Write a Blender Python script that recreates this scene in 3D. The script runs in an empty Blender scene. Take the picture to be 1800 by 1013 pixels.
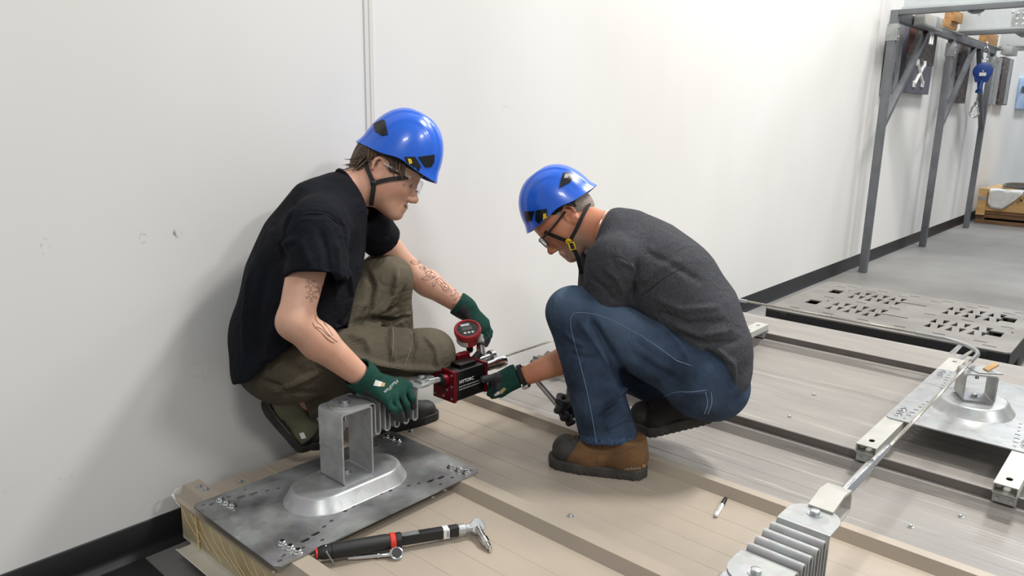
import bpy, bmesh, math, random
import numpy as np
from mathutils import Vector, Matrix, geometry as mgeo
from mathutils.bvhtree import BVHTree
random.seed(7); rng = np.random.default_rng(7)
scene = bpy.context.scene
COL = scene.collection
# ------------------------------------------------------------------ camera
CAM = np.array([0.0, 0.0, 1.28]); FPX = 1325.0
CF = np.array([0.7288, 0.6463, -0.2262]); CF /= np.linalg.norm(CF)
CR = np.array([0.6665, -0.7452, 0.0184]); CR -= CF * (CR @ CF); CR /= np.linalg.norm(CR)
CU = np.cross(CR, CF)
cam_d = bpy.data.cameras.new('camera'); cam = bpy.data.objects.new('camera', cam_d); COL.objects.link(cam)
cam_d.sensor_width = 36; cam_d.sensor_fit = 'HORIZONTAL'; cam_d.lens = FPX / 1800 * 36; cam_d.clip_start = 0.02
cam.matrix_world = Matrix(((CR[0], CU[0], -CF[0], CAM[0]), (CR[1], CU[1], -CF[1], CAM[1]), (CR[2], CU[2], -CF[2], CAM[2]), (0, 0, 0, 1)))
scene.camera = cam
# ------------------------------------------------------------------ world and lamps
world = bpy.data.worlds.new('world'); scene.world = world; world.use_nodes = True
bg = world.node_tree.nodes['Background']; bg.inputs[0].default_value = (0.93, 0.96, 1.0, 1); bg.inputs[1].default_value = 0.37
def area(name, loc, size, sy, power, target, col=(1, 0.975, 0.94)):
    l = bpy.data.lights.new(name, 'AREA'); l.shape = 'RECTANGLE'; l.size = size; l.size_y = sy; l.energy = power; l.color = col
    o = bpy.data.objects.new(name, l); COL.objects.link(o); o.location = loc
    d = Vector(target) - Vector(loc); o.rotation_euler = d.to_track_quat('-Z', 'Y').to_euler(); return o
area('overhead_lamp', (4.3, 0.15, 5.3), 0.9, 0.5, 215, (3.6, 0.3, 0))
area('overhead_lamp', (7.5, 0.3, 5.8), 1.2, 0.7, 150, (7.5, 0.3, 0))
area('overhead_lamp', (12.5, 0.3, 5.8), 1.2, 0.7, 165, (12.5, 0.3, 0), (0.86, 0.93, 1))
area('overhead_lamp', (17.5, 0.3, 5.8), 1.2, 0.7, 165, (17.5, 0.3, 0), (0.86, 0.93, 1))
area('overhead_lamp', (3.4, -4.5, 5.6), 1.2, 0.7, 150, (3.0, -3.5, 0))  # unseen fill lamp, added to brighten the wall
area('overhead_lamp', (-1.6, -2.5, 5.6), 1.2, 0.7, 110, (-1.0, -1.5, 0))  # second added fill lamp, out of view, lifts the left of the wall
vs = scene.view_settings; vs.view_transform = 'Standard'; vs.look = 'None'; vs.exposure = 0.20; vs.gamma = 1.0; vs.use_curve_mapping = False

# ------------------------------------------------------------------ pixel helpers (real planes only)
def ray(px, py):
    return CF + CR * (px - 900) / FPX - CU * (py - 506.5) / FPX
def atz(px, py, z): d = ray(px, py); return CAM + d * ((z - CAM[2]) / d[2])
def aty(px, py, y): d = ray(px, py); return CAM + d * (y / d[1])
def atx(px, py, x): d = ray(px, py); return CAM + d * (x / d[0])
def atc(px, py, c): return CAM + ray(px, py) * c
def V(*a): return np.array(a, float)
def unit(v): v = np.asarray(v, float); return v / np.linalg.norm(v)
# ------------------------------------------------------------------ materials
def lin(h):
    h = h.lstrip('#'); out = []
    for i in (0, 2, 4):
        c = int(h[i:i + 2], 16) / 255; out.append(c / 12.92 if c <= 0.04045 else ((c + 0.055) / 1.055) ** 2.4)
    return (*out, 1)
MATS = {}
def mat(name, col, rough=0.5, metal=0.0, col2=None, scale=8, lo=0.35, hi=0.65, bump=0.0, bscale=60, stretch=(1, 1, 1), rvar=0.0, detail=4, ior=None, spec=None, sheen=0, tint=None, trans=0.0, coat=0.0, sss=0.0):
    m = bpy.data.materials.new(name); m.use_nodes = True; nt = m.node_tree; N = nt.nodes; L = nt.links
    b = N['Principled BSDF']; b.inputs['Base Color'].default_value = lin(col); b.inputs['Roughness'].default_value = rough; b.inputs['Metallic'].default_value = metal
    if ior: b.inputs['IOR'].default_value = ior
    if spec is not None: b.inputs['Specular IOR Level'].default_value = spec
    if sheen: b.inputs['Sheen Weight'].default_value = sheen; b.inputs['Sheen Roughness'].default_value = 0.6
    if trans: b.inputs['Transmission Weight'].default_value = trans
    if coat: b.inputs['Coat Weight'].default_value = coat
    if sss: b.inputs['Subsurface Weight'].default_value = sss; b.inputs['Subsurface Radius'].default_value = (0.012, 0.004, 0.002); b.inputs['Subsurface Scale'].default_value = 0.6
    if col2 or bump or rvar:
        tc = N.new('ShaderNodeTexCoord'); mp = N.new('ShaderNodeMapping'); mp.inputs['Scale'].default_value = stretch; L.new(tc.outputs['Object'], mp.inputs['Vector'])
    if col2:
        n = N.new('ShaderNodeTexNoise'); n.inputs['Scale'].default_value = scale; n.inputs['Detail'].default_value = detail; L.new(mp.outputs[0], n.inputs['Vector'])
        r = N.new('ShaderNodeValToRGB'); r.color_ramp.elements[0].position = lo; r.color_ramp.elements[1].position = hi
        r.color_ramp.elements[0].color = lin(col); r.color_ramp.elements[1].color = lin(col2)
        L.new(n.outputs['Fac'], r.inputs[0]); L.new(r.outputs[0], b.inputs['Base Color'])
        if rvar:
            mr = N.new('ShaderNodeMapRange'); mr.inputs['To Min'].default_value = rough - rvar; mr.inputs['To Max'].default_value = rough + rvar
            L.new(n.outputs['Fac'], mr.inputs['Value']); L.new(mr.outputs[0], b.inputs['Roughness'])
    if bump:
        n2 = N.new('ShaderNodeTexNoise'); n2.inputs['Scale'].default_value = bscale; n2.inputs['Detail'].default_value = 3; L.new(mp.outputs[0], n2.inputs['Vector'])
        bp = N.new('ShaderNodeBump'); bp.inputs['Strength'].default_value = bump; bp.inputs['Distance'].default_value = 0.004
        L.new(n2.outputs['Fac'], bp.inputs['Height']); L.new(bp.outputs[0], b.inputs['Normal'])
    MATS[name] = m; return m
def vor_mat(name, col, col2, scale, rough, metal, bump=0.15, lo=0.25, hi=0.75):
    """galvanised steel: spangle cells plus cloudy staining, with reflections painted in on galv_dark"""
    m = mat(name, col, rough, metal, col2=col2, scale=scale * 0.22, lo=lo, hi=hi, rvar=0.12, detail=6); nt = m.node_tree; N = nt.nodes; L = nt.links; b = N['Principled BSDF']
    v = N.new('ShaderNodeTexVoronoi'); v.inputs['Scale'].default_value = scale; tc = N.new('ShaderNodeTexCoord'); L.new(tc.outputs['Object'], v.inputs['Vector'])
    src = b.inputs['Base Color'].links[0].from_socket
    mx = N.new('ShaderNodeMix'); mx.data_type = 'RGBA'; mx.blend_type = 'OVERLAY'; mx.inputs[0].default_value = 0.14
    L.new(src, mx.inputs[6]); L.new(v.outputs['Color'], mx.inputs[7])
    hs = N.new('ShaderNodeHueSaturation'); hs.inputs['Saturation'].default_value = 0.25; L.new(mx.outputs[2], hs.inputs['Color']); L.new(hs.outputs[0], b.inputs['Base Color'])
    return m
mat('wall_paint', '#e9e8e5', 0.55, col2='#e2e1dd', scale=1.1, bump=0.05, bscale=9, stretch=(1, 1, 0.5))
mat('strip_white', '#dedcd6', 0.5)
mat('base_black', '#101013', 0.42, col2='#17171b', scale=5)
mat('concrete', '#858481', 0.5, col2='#6e6c69', scale=1.6, lo=0.3, hi=0.75, bump=0.06, bscale=40, rvar=0.1, detail=8)
mat('brown_metal', '#b2a594', 0.45, col2='#9c9387', scale=2.6, lo=0.35, hi=0.75, stretch=(1.5, 0.7, 1), rvar=0.1, detail=7, bump=0.03, bscale=30)
mat('grey_metal', '#938e88', 0.45, col2='#86827e', scale=4, lo=0.3, hi=0.75, stretch=(2.5, 0.7, 1), rvar=0.1, detail=8, bump=0.03, bscale=30)
mat('seam_metal', '#6d6863', 0.45, col2='#5a5652', scale=7, stretch=(3, 0.6, 1))
vor_mat('galv', '#b3b9ba', '#959c9e', 40, 0.38, 0.5)
vor_mat('galv_light', '#a7adad', '#8f9696', 45, 0.4, 0.5)
vor_mat('galv_dark', '#a3aaaa', '#676d6f', 26, 0.36, 0.45, lo=0.36, hi=0.62)  # pale clouds also paint in soft reflections, besides the dark stains
mat('galv_bright', '#c9cdcd', 0.3, 0.8, col2='#aeb3b4', scale=30)
mat('chrome', '#d8d9da', 0.14, 1.0)
mat('steel', '#aeb0b0', 0.3, 0.9)
mat('cable_steel', '#b7b4ab', 0.45, 0.6, col2='#8f8c85', scale=160)
mat('rail_white', '#bfbeb8', 0.42, 0.15, col2='#b1b0a9', scale=12)
mat('hole_dark', '#191817', 0.7)
mat('foam', '#c6b898', 0.7, col2='#b3a27e', scale=7, bump=0.3, bscale=25)
mat('purlin', '#cdcabc', 0.4, 0.1, col2='#b9b5a6', scale=10)
mat('wrap', '#e6e4df', 0.2, trans=0.75)
mat('red_anod', '#7d1220', 0.28, 0.55, coat=0.3)
mat('black_plate', '#0b0b0c', 0.3)
mat('black_rubber', '#161617', 0.55)
mat('black_plastic', '#1a1b1d', 0.42)
mat('red_rubber', '#b3262a', 0.45, col2='#a31f25', scale=14)
mat('gauge_black', '#17181b', 0.25)
mat('lcd', '#5c605a', 0.25)
mat('print_white', '#dcdcd8', 0.6)
mat('print_grey', '#9a9a9a', 0.5)
mat('red_ring', '#d8382a', 0.4)
mat('label_white', '#e6e6e3', 0.5)
mat('frame_grey', '#6f7276', 0.45, 0.2, col2='#646669', scale=7)
mat('poster_purple', '#6d6b7a', 0.55, col2='#5a5866', scale=3)
mat('poster_dark', '#3c3739', 0.55, col2='#6b605c', scale=22, lo=0.45, hi=0.6)
mat('poster_blue', '#a9c4e2', 0.5, col2='#93b2d6', scale=5)
mat('poster_brown', '#6a4130', 0.6)
mat('wood', '#b98d5a', 0.65, col2='#9b713f', scale=4, stretch=(1, 9, 9), bump=0.1, bscale=50)
mat('wood_pale', '#cda873', 0.65, col2='#b88f58', scale=3, stretch=(9, 1, 9), bump=0.1, bscale=50)
mat('wood_dark', '#7a5a3c', 0.7, col2='#5e432c', scale=4, stretch=(9, 1, 9))
mat('tarp', '#e3e2de', 0.35, col2='#cfcecb', scale=14, bump=0.5, bscale=18)
mat('beam_galv', '#cdd2d3', 0.4, 0.35, col2='#bcc3c5', scale=3)
mat('blue_plastic', '#1d3f86', 0.35)
mat('pallet_grey', '#7d7a75', 0.6, col2='#6d6a66', scale=6, bump=0.05)
mat('pallet_black', '#26262a', 0.6)
mat('tan_pad', '#bfa06f', 0.6, col2='#ab8752', scale=20)
# ------------------------------------------------------------------ mesh helpers
class MB:
    def __init__(s): s.v = []; s.f = []; s.m = []
    def add(s, vs, fs, mi=0):
        k = len(s.v); s.v += [tuple(float(c) for c in p) for p in vs]
        for f in fs: s.f.append(tuple(i + k for i in f)); s.m.append(mi)
        return s
    def box(s, lo, hi, bev=0.0, R=None, o=None, mi=0):
        lo = np.array(lo, float); hi = np.array(hi, float); c = (lo + hi) / 2; h = (hi - lo) / 2
        if bev <= 0:
            vs = [c + h * V(a, b, d) for a in (-1, 1) for b in (-1, 1) for d in (-1, 1)]
            fs = [(0, 1, 3, 2), (4, 6, 7, 5), (0, 4, 5, 1), (2, 3, 7, 6), (0, 2, 6, 4), (1, 5, 7, 3)]
        else:
            b = min(bev, h.min() * 0.95); bm = bmesh.new(); bmesh.ops.create_cube(bm, size=2)
            for v in bm.verts: v.co = Vector(c + h * np.array(v.co))
            bmesh.ops.bevel(bm, geom=bm.edges[:], offset=b, segments=2, affect='EDGES', profile=0.6)
            vs = [np.array(v.co) for v in bm.verts]; bm.verts.index_update(); fs = [tuple(v.index for v in f.verts) for f in bm.faces]; bm.free()
        if R is not None:
            R = np.array(R); o = np.zeros(3) if o is None else np.array(o, float); vs = [o + R @ p for p in vs]
        return s.add(vs, fs, mi)
    def cyl(s, a, b, r, r2=None, n=16, cap=True, mi=0, ph=0.0):
        a = np.array(a, float); b = np.array(b, float); r2 = r if r2 is None else r2; d = unit(b - a)
        t = unit(np.cross(d, V(0, 0, 1) if abs(d[2]) < 0.9 else V(1, 0, 0))); w = np.cross(d, t); vs = []; fs = []
        for P, rr in ((a, r), (b, r2)):
            for i in range(n):
                an = 2 * math.pi * i / n + ph; vs.append(P + rr * (math.cos(an) * t + math.sin(an) * w))
        for i in range(n): j = (i + 1) % n; fs.append((i, j, n + j, n + i))
        if cap: fs.append(tuple(range(n))[::-1]); fs.append(tuple(range(n, 2 * n)))
        return s.add(vs, fs, mi)
    def tube(s, pts, r, n=10, mi=0, closed=False, flat=None, up=None):
        pts = [np.array(p, float) for p in pts]; N = len(pts); rs = r if hasattr(r, '__len__') else [r] * N; vs = []; fs = []
        pn = None
        for i, p in enumerate(pts):
            a = pts[i - 1] if (i > 0 or closed) else pts[i]; b = pts[(i + 1) % N] if (i < N - 1 or closed) else pts[i]
            d = unit(b - a + 1e-12)
            if up is not None:
                u0 = up[i] if hasattr(up[0], '__len__') else up; t = unit(np.cross(d, u0)); w = np.cross(t, d)
            elif pn is None:
                t = unit(np.cross(d, V(0, 0, 1) if abs(d[2]) < 0.9 else V(1, 0, 0))); w = np.cross(t, d)
            else:
                w = unit(pn - d * (pn @ d)); t = np.cross(d, w)
            pn = w; fl = 1.0 if flat is None else flat
            for k in range(n):
                an = 2 * math.pi * k / n; vs.append(p + rs[i] * (math.cos(an) * t + fl * math.sin(an) * w))
        for i in range(N if closed else N - 1):
            for k in range(n):
                i2 = (i + 1) % N; k2 = (k + 1) % n; fs.append((i * n + k, i * n + k2, i2 * n + k2, i2 * n + k))
        if not closed: fs.append(tuple(range(n))[::-1]); fs.append(tuple((N - 1) * n + k for k in range(n)))
        return s.add(vs, fs, mi)
    def lathe(s, o, ax, prof, n=24, mi=0):
        o = np.array(o, float); d = unit(ax); t = unit(np.cross(d, V(0, 0, 1) if abs(d[2]) < 0.9 else V(1, 0, 0))); w = np.cross(d, t); vs = []; fs = []
        for r, h in prof:
            for i in range(n): an = 2 * math.pi * i / n; vs.append(o + d * h + max(r, 1e-5) * (math.cos(an) * t + math.sin(an) * w))
        for j in range(len(prof) - 1):
            for i in range(n): k = (i + 1) % n; fs.append((j * n + i, j * n + k, (j + 1) * n + k, (j + 1) * n + i))
        fs.append(tuple(range(n))[::-1]); fs.append(tuple((len(prof) - 1) * n + i for i in range(n)))
        return s.add(vs, fs, mi)
    def prism(s, outline, d, mi=0, cap=True):
        """outline: list of 3-D points (planar ring), d: extrusion vector"""
        a = [np.array(p, float) for p in outline]; n = len(a); d = np.array(d, float)
        fs = [(i, (i + 1) % n, n + (i + 1) % n, n + i) for i in range(n)]
        if cap: fs += [tuple(range(n))[::-1], tuple(range(n, 2 * n))]
        return s.add(a + [p + d for p in a], fs, mi)
    def strip(s, path, th, d, mi=0):
        """thick strip: 2-D centre path in a plane, thickness th, extruded by d"""
        path = [np.array(p, float) for p in path]; d = np.array(d, float); nrm = unit(d); A = []; B = []
        for i, p in enumerate(path):
            t = unit(path[min(i + 1, len(path) - 1)] - path[max(i - 1, 0)]); w = np.cross(nrm, t); A.append(p + w * th / 2); B.append(p - w * th / 2)
        n = len(path); vs = A + B + [p + d for p in A] + [p + d for p in B]; fs = []
        for i in range(n - 1):
            fs += [(i, i + 1, 2 * n + i + 1, 2 * n + i), (n + i, 3 * n + i, 3 * n + i + 1, n + i + 1), (i, n + i, n + i + 1, i + 1), (2 * n + i, 2 * n + i + 1, 3 * n + i + 1, 3 * n + i)]
        fs += [(0, 2 * n, 3 * n, n), (n - 1, 2 * n - 1, 4 * n - 1, 3 * n - 1)]
        return s.add(vs, fs, mi)
    def build(s, name, mats, parent=None, smooth=True, ang=35):
        me = bpy.data.meshes.new(name); me.from_pydata(s.v, [], s.f)
        for m in (mats if isinstance(mats, (list, tuple)) else [mats]): me.materials.append(MATS[m] if isinstance(m, str) else m)
        bm = bmesh.new(); bm.from_mesh(me)
        for f, mi in zip(bm.faces, s.m): f.material_index = mi
        bmesh.ops.recalc_face_normals(bm, faces=bm.faces[:]); bm.to_mesh(me); bm.free()
        if smooth: me.polygons.foreach_set('use_smooth', [True] * len(me.polygons)); me.set_sharp_from_angle(angle=math.radians(ang))
        return link(name, me, parent)
def link(name, me, parent=None):
    o = bpy.data.objects.new(name, me); COL.objects.link(o); o.parent = parent; return o
def copyo(src, parent=None, loc=None, rotz=None):
    o = src.copy(); COL.objects.link(o); o.parent = parent
    if loc is not None: o.location = loc
    if rotz is not None: o.rotation_euler = (0, 0, rotz)
    return o
def empty(name, loc=(0, 0, 0)):
    o = bpy.data.objects.new(name, None); COL.objects.link(o); o.empty_display_size = 0.05; return o
def tag(o, label=None, cat=None, group=None, kind=None):
    if label: o['label'] = label
    if cat: o['category'] = cat
    if group: o['group'] = group
    if kind: o['kind'] = kind
    return o
def stadium(cx, cy, hl, r, n=8, z=0.0, ang=0.0):
    """stadium outline: half-length hl (to the ends), radius r, long axis along x rotated by ang"""
    out = []; L_ = max(hl - r, 0)
    for i in range(n + 1): a = -math.pi / 2 + math.pi * i / n; out.append((L_ + r * math.cos(a), r * math.sin(a)))
    for i in range(n + 1): a = math.pi / 2 + math.pi * i / n; out.append((-L_ + r * math.cos(a), r * math.sin(a)))
    c, s_ = math.cos(ang), math.sin(ang)
    return [(cx + c * x - s_ * y, cy + s_ * x + c * y) for x, y in out]
def inside(p, poly):
    x, y = p; r = False; n = len(poly)
    for i in range(n):
        x1, y1 = poly[i]; x2, y2 = poly[(i + 1) % n]
        if (y1 > y) != (y2 > y) and x < (x2 - x1) * (y - y1) / (y2 - y1) + x1: r = not r
    return r
def perforated(mb, outline, holes, z0, z1, mi=0, Rt=None):
    """flat sheet with real through holes; coordinates in xy, thickness z0..z1"""
    vs = []; es = []
    for ring in [outline] + holes:
        k = len(vs); n = len(ring); vs += [Vector(p) for p in ring]; es += [(k + i, k + (i + 1) % n) for i in range(n)]
    V2, E2, F2, *_ = mgeo.delaunay_2d_cdt(vs, es, [], 0, 1e-6)
    keep = []
    hb = [(min(p[0] for p in h), max(p[0] for p in h), min(p[1] for p in h), max(p[1] for p in h)) for h in holes]
    for f in F2:
        cx = sum(V2[i][0] for i in f) / len(f); cy = sum(V2[i][1] for i in f) / len(f)
        if not inside((cx, cy), outline): continue
        if any(b[0] < cx < b[1] and b[2] < cy < b[3] and inside((cx, cy), h) for h, b in zip(holes, hb)): continue
        keep.append(tuple(f))
    T = (lambda x, y, z: (x, y, z)) if Rt is None else Rt
    n = len(V2); pts = [T(p[0], p[1], z1) for p in V2] + [T(p[0], p[1], z0) for p in V2]
    fs = list(keep) + [tuple(i + n for i in f[::-1]) for f in keep]; mb.add(pts, fs, mi)
    for ring in [outline] + holes:
        m = len(ring); mb.add([T(x, y, z1) for x, y in ring] + [T(x, y, z0) for x, y in ring], [(i, (i + 1) % m, m + (i + 1) % m, m + i) for i in range(m)], mi)
    return mb
def text_mesh(name, body, size, mname, parent, M, extrude=0.0004, bend=None):
    cu = bpy.data.curves.new(name, 'FONT'); cu.body = body; cu.size = size; cu.extrude = extrude; cu.align_x = 'CENTER'; cu.align_y = 'CENTER'; cu.resolution_u = 2
    t = bpy.data.objects.new(name, cu); COL.objects.link(t); dg = bpy.context.evaluated_depsgraph_get(); me = bpy.data.meshes.new_from_object(t.evaluated_get(dg)); bpy.data.objects.remove(t); bpy.data.curves.remove(cu)
    if bend is None: me.transform(Matrix(M))
    else:
        for v in me.vertices: v.co = Vector(bend(np.array(v.co)))
    me.materials.clear(); me.materials.append(MATS[mname]); me.name = name
    return link(name, me, parent)
def frame(o, x, y, z=None):
    x = unit(x); y = np.asarray(y, float); y = unit(y - x * (x @ y)); z = np.cross(x, y)
    return ((x[0], y[0], z[0], o[0]), (x[1], y[1], z[1], o[1]), (x[2], y[2], z[2], o[2]), (0, 0, 0, 1))

# ================================================================== SETTING
WY = 2.105; PAN = 0.18
m = MATS['wall_paint']; nt = m.node_tree; N = nt.nodes; L = nt.links; b = N['Principled BSDF']; src = b.inputs['Base Color'].links[0].from_socket
tc = N.new('ShaderNodeTexCoord'); prev = src
nz = N.new('ShaderNodeTexNoise'); nz.inputs['Scale'].default_value = 55; nz.inputs['Detail'].default_value = 5; L.new(tc.outputs['Object'], nz.inputs['Vector'])
for (x, z, rx, rz, amt) in ((0.849, 0.93, 0.014, 0.02, 1.0), (0.936, 0.932, 0.026, 0.018, 0.9), (0.612, 0.931, 0.012, 0.026, 1.0), (2.318, 1.31, 0.05, 0.012, 0.35), (0.45, 0.33, 0.02, 0.015, 0.5), (0.60, 0.31, 0.06, 0.008, 0.4), (0.98, 0.52, 0.05, 0.09, 0.12), (2.3, 1.36, 0.02, 0.02, 0.3)):
    mp = N.new('ShaderNodeMapping'); mp.inputs['Location'].default_value = (-x / rx, 0, -z / rz); mp.inputs['Scale'].default_value = (1 / rx, 0, 1 / rz); L.new(tc.outputs['Object'], mp.inputs['Vector'])
    ln = N.new('ShaderNodeVectorMath'); ln.operation = 'LENGTH'; L.new(mp.outputs[0], ln.inputs[0])
    mr = N.new('ShaderNodeMapRange'); mr.inputs['From Min'].default_value = 1.0; mr.inputs['From Max'].default_value = 0.2; L.new(ln.outputs['Value'], mr.inputs['Value'])
    th = N.new('ShaderNodeMapRange'); th.inputs['From Min'].default_value = 0.54; th.inputs['From Max'].default_value = 0.62; L.new(nz.outputs['Fac'], th.inputs['Value'])
    mu = N.new('ShaderNodeMath'); mu.operation = 'MULTIPLY'; L.new(mr.outputs[0], mu.inputs[0]); L.new(th.outputs[0], mu.inputs[1])
    m2 = N.new('ShaderNodeMath'); m2.operation = 'MULTIPLY'; m2.inputs[1].default_value = amt; L.new(mu.outputs[0], m2.inputs[0])
    mx = N.new('ShaderNodeMix'); mx.data_type = 'RGBA'; L.new(m2.outputs[0], mx.inputs[0]); L.new(prev, mx.inputs[6]); mx.inputs[7].default_value = lin('#8f8781'); prev = mx.outputs[2]
L.new(prev, b.inputs['Base Color'])
tag(MB().box((-6, WY, 0), (34, WY + 0.15, 6.5)).build('wall_back', 'wall_paint'), 'tall off-white painted panel wall with small scuffs', 'wall', kind='structure')
tag(MB().box((-6, -8, -0.1), (34, WY + 0.1, 0)).build('floor', 'concrete'), 'worn grey concrete warehouse floor', 'floor', kind='structure')
mb = MB()
prof = [(0, 0.0), (-0.022, 0.0), (-0.02, 0.004), (-0.010, 0.016), (-0.005, 0.03), (-0.004, 0.098), (0, 0.103)]
mb.prism([(-6, WY + y, z) for y, z in prof], (40, 0, 0)); tag(mb.build('baseboard_back', 'base_black', ang=60), 'black rubber cove baseboard along the white wall', 'baseboard', kind='structure')
for i, (x0, x1) in enumerate(((1.612, 1.656), (6.80, 6.86))):
    mb = MB(); mb.prism([(x0, WY, 0.103), (x0 + 0.004, WY - 0.0035, 0.103), (x0 + 0.017, WY - 0.0035, 0.103), (x0 + 0.019, WY - 0.001, 0.103), (x0 + 0.022, WY - 0.001, 0.103), (x0 + 0.024, WY - 0.0035, 0.103), (x1 - 0.004, WY - 0.0035, 0.103), (x1, WY, 0.103)], (0, 0, 6.39))
    tag(mb.build('trim_%d' % (i + 1), 'strip_white'), ['white double cover strip on the wall behind the left worker', 'white cover strip on the wall beside the nearest grey post'][i], 'trim', kind='structure')

DSHEET = mat('dark_sheet', '#1b1a1b', 0.7, col2='#242324', scale=6, bump=0.1)
tag(MB().box((-0.9, -1.2, 0.0005), (0.76, 2.075, 0.006), 0.002).build('dark_floor_sheet', 'dark_sheet'), 'thin dark grey sheet on the floor left of the deck', 'floor mat')  # thin dark sheet laid over the concrete beside the deck
# streaks and scratches on the grey panels
m = MATS['grey_metal']; nt = m.node_tree; N = nt.nodes; L = nt.links; b = N['Principled BSDF']; src = b.inputs['Base Color'].links[0].from_socket
for stv, lo_, hi_, colr, am in (((55, 1.3, 1), 0.60, 0.68, '#b3b0aa', 0.6), ((40, 1.0, 1), 0.62, 0.70, '#6b6763', 0.5), ((9, 4, 1), 0.62, 0.72, '#7e7a76', 0.35)):
    tc = N.new('ShaderNodeTexCoord'); mp = N.new('ShaderNodeMapping'); mp.inputs['Scale'].default_value = stv; mp.inputs['Location'].default_value = (am * 7, 0, 0); L.new(tc.outputs['Object'], mp.inputs['Vector'])
    nz = N.new('ShaderNodeTexNoise'); nz.inputs['Scale'].default_value = 1.6; nz.inputs['Detail'].default_value = 5; L.new(mp.outputs[0], nz.inputs['Vector'])
    th = N.new('ShaderNodeMapRange'); th.inputs['From Min'].default_value = lo_; th.inputs['From Max'].default_value = hi_; th.inputs['To Max'].default_value = am; L.new(nz.outputs['Fac'], th.inputs['Value'])
    mx = N.new('ShaderNodeMix'); mx.data_type = 'RGBA'; L.new(th.outputs[0], mx.inputs[0]); L.new(src, mx.inputs[6]); mx.inputs[7].default_value = lin(colr); src = mx.outputs[2]
L.new(src, b.inputs['Base Color'])
# ------------------------------------------------------------------ roof deck
deck = tag(empty('roof_deck'), 'low platform of brown and grey ribbed metal roof panels under the workers', 'platform')
Y0, Y1 = -0.9, 2.03
def panel(prof, mname, y0=Y0, y1=Y1):
    mb = MB(); th = 0.0012
    top = [(x, PAN + z) for x, z in prof]; bot = [(x, PAN + z - th) for x, z in prof]
    n = len(top); vs = [(x, y0, z) for x, z in top] + [(x, y1, z) for x, z in top] + [(x, y0, z) for x, z in bot] + [(x, y1, z) for x, z in bot]; fs = []
    for i in range(n - 1): fs += [(i, i + 1, n + i + 1, n + i), (2 * n + i, 3 * n + i, 3 * n + i + 1, 2 * n + i + 1), (i, 2 * n + i, 2 * n + i + 1, i + 1), (n + i, n + i + 1, 3 * n + i + 1, 3 * n + i)]
    fs += [(0, n, 3 * n, 2 * n), (n - 1, 3 * n - 1, 4 * n - 1, 2 * n - 1)]
    mb.add(vs, fs); return mb.build('roof_panel', mname, deck, ang=12)
def pencil(x, w=0.006, h=0.0013): return [(x - w, 0), (x - w * 0.35, h), (x + w * 0.35, h), (x + w, 0)]
def rib(x0, w=0.016, c=0.048, h=0.032): return [(x0, 0), (x0 + w, h), (x0 + w + c, h), (x0 + 2 * w + c, 0)]
panel([(0.838, 0.0)] + rib(0.852) + pencil(1.04) + pencil(1.13) + pencil(1.22) + pencil(1.31) + [(1.421, 0), (1.437, 0.031), (1.478, 0.031)], 'brown_metal')
panel([(1.4225, 0.0004), (1.438, 0.0325), (1.486, 0.0325), (1.502, 0.0004)] + pencil(1.60) + pencil(1.68) + pencil(1.76) + pencil(1.84) + [(1.953, 0), (1.968, 0.032), (2.0, 0.032), (2.002, 0.018)], 'brown_metal')
panel([(1.97, 0.02), (1.998, 0.02), (2.016, 0)] + pencil(2.11) + pencil(2.19) + pencil(2.28) + [(2.398, 0), (2.415, 0.028), (2.436, 0.03), (2.437, 0.056), (2.441, 0.056)], 'grey_metal')
panel([(2.4385, 0.058), (2.442, 0.058), (2.443, 0.03), (2.464, 0.028), (2.482, 0)] + pencil(2.58) + pencil(2.68) + pencil(2.78) + pencil(2.88) + pencil(2.98) + pencil(3.08) + pencil(3.18) + pencil(3.28) + pencil(3.38) + [(3.494, 0), (3.512, 0.028), (3.538, 0.03), (3.539, 0.056), (3.543, 0.056)], 'grey_metal')
panel([(3.5405, 0.058), (3.544, 0.058), (3.545, 0.03), (3.57, 0.028), (3.588, 0)] + pencil(3.68) + pencil(3.78) + pencil(3.88) + [(4.06, 0), (4.062, -0.03)], 'grey_metal')
for x in (2.438, 3.540):     # dark standing-seam batten faces
    mb = MB().box((x - 0.0045, Y0, PAN + 0.031), (x - 0.0012, 1.985, PAN + 0.0575)); mb.build('standing_seam', 'seam_metal', deck)
MB().box((0.842, Y0 + 0.02, 0.078), (4.04, 2.0, 0.1775), 0.004).build('insulation_core', 'foam', deck)
mb = MB(); mb.strip([(0.80, Y0, 0.068), (0.803, Y0, 0.062), (0.86, Y0, 0.062)], 0.003, (0, 1.955 - Y0, 0)); mb.box((0.842, Y0, 0.062), (0.852, 1.955, 0.078)); mb.build('purlin_flange', 'purlin', deck)
mb = MB(); mb.box((0.845, 1.935, 0.063), (4.04, 2.005, 0.077)); mb.build('end_flange', 'purlin', deck)
for y in (-0.7, 0.1, 0.9, 1.7): MB().box((0.95, y - 0.05, 0), (3.95, y + 0.05, 0.062)).build('sleeper', 'black_plastic', deck)
mb = MB()      # clear wrap and glue strings over the insulation edge
for k in range(9):
    y = 1.99 - k * 0.055; z = 0.172 - 0.004 * (k % 3); pts = [(0.8405, y, z), (0.839, y - 0.03 - 0.02 * random.random(), z - 0.035), (0.838, y - 0.10 - 0.04 * random.random(), z - 0.07)]
    mb.tube(pts, 0.0011, 5)
mb.tube([(0.838, 1.90, 0.172), (0.838, 1.895, 0.12), (0.838, 1.893, 0.075)], 0.003, 6); mb.build('glue_strings', mat('glue', '#d9c08a', 0.3), deck)
mb = MB()
for k in range(7): mb.tube([(0.846 + 0.002 * k, 2.034, 0.205), (0.841 - 0.001 * k, 2.036, 0.19), (0.842, 2.025 - 0.004 * k, 0.165)], 0.0012, 5)
mb.build('plastic_wrap', 'label_white', deck)
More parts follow.
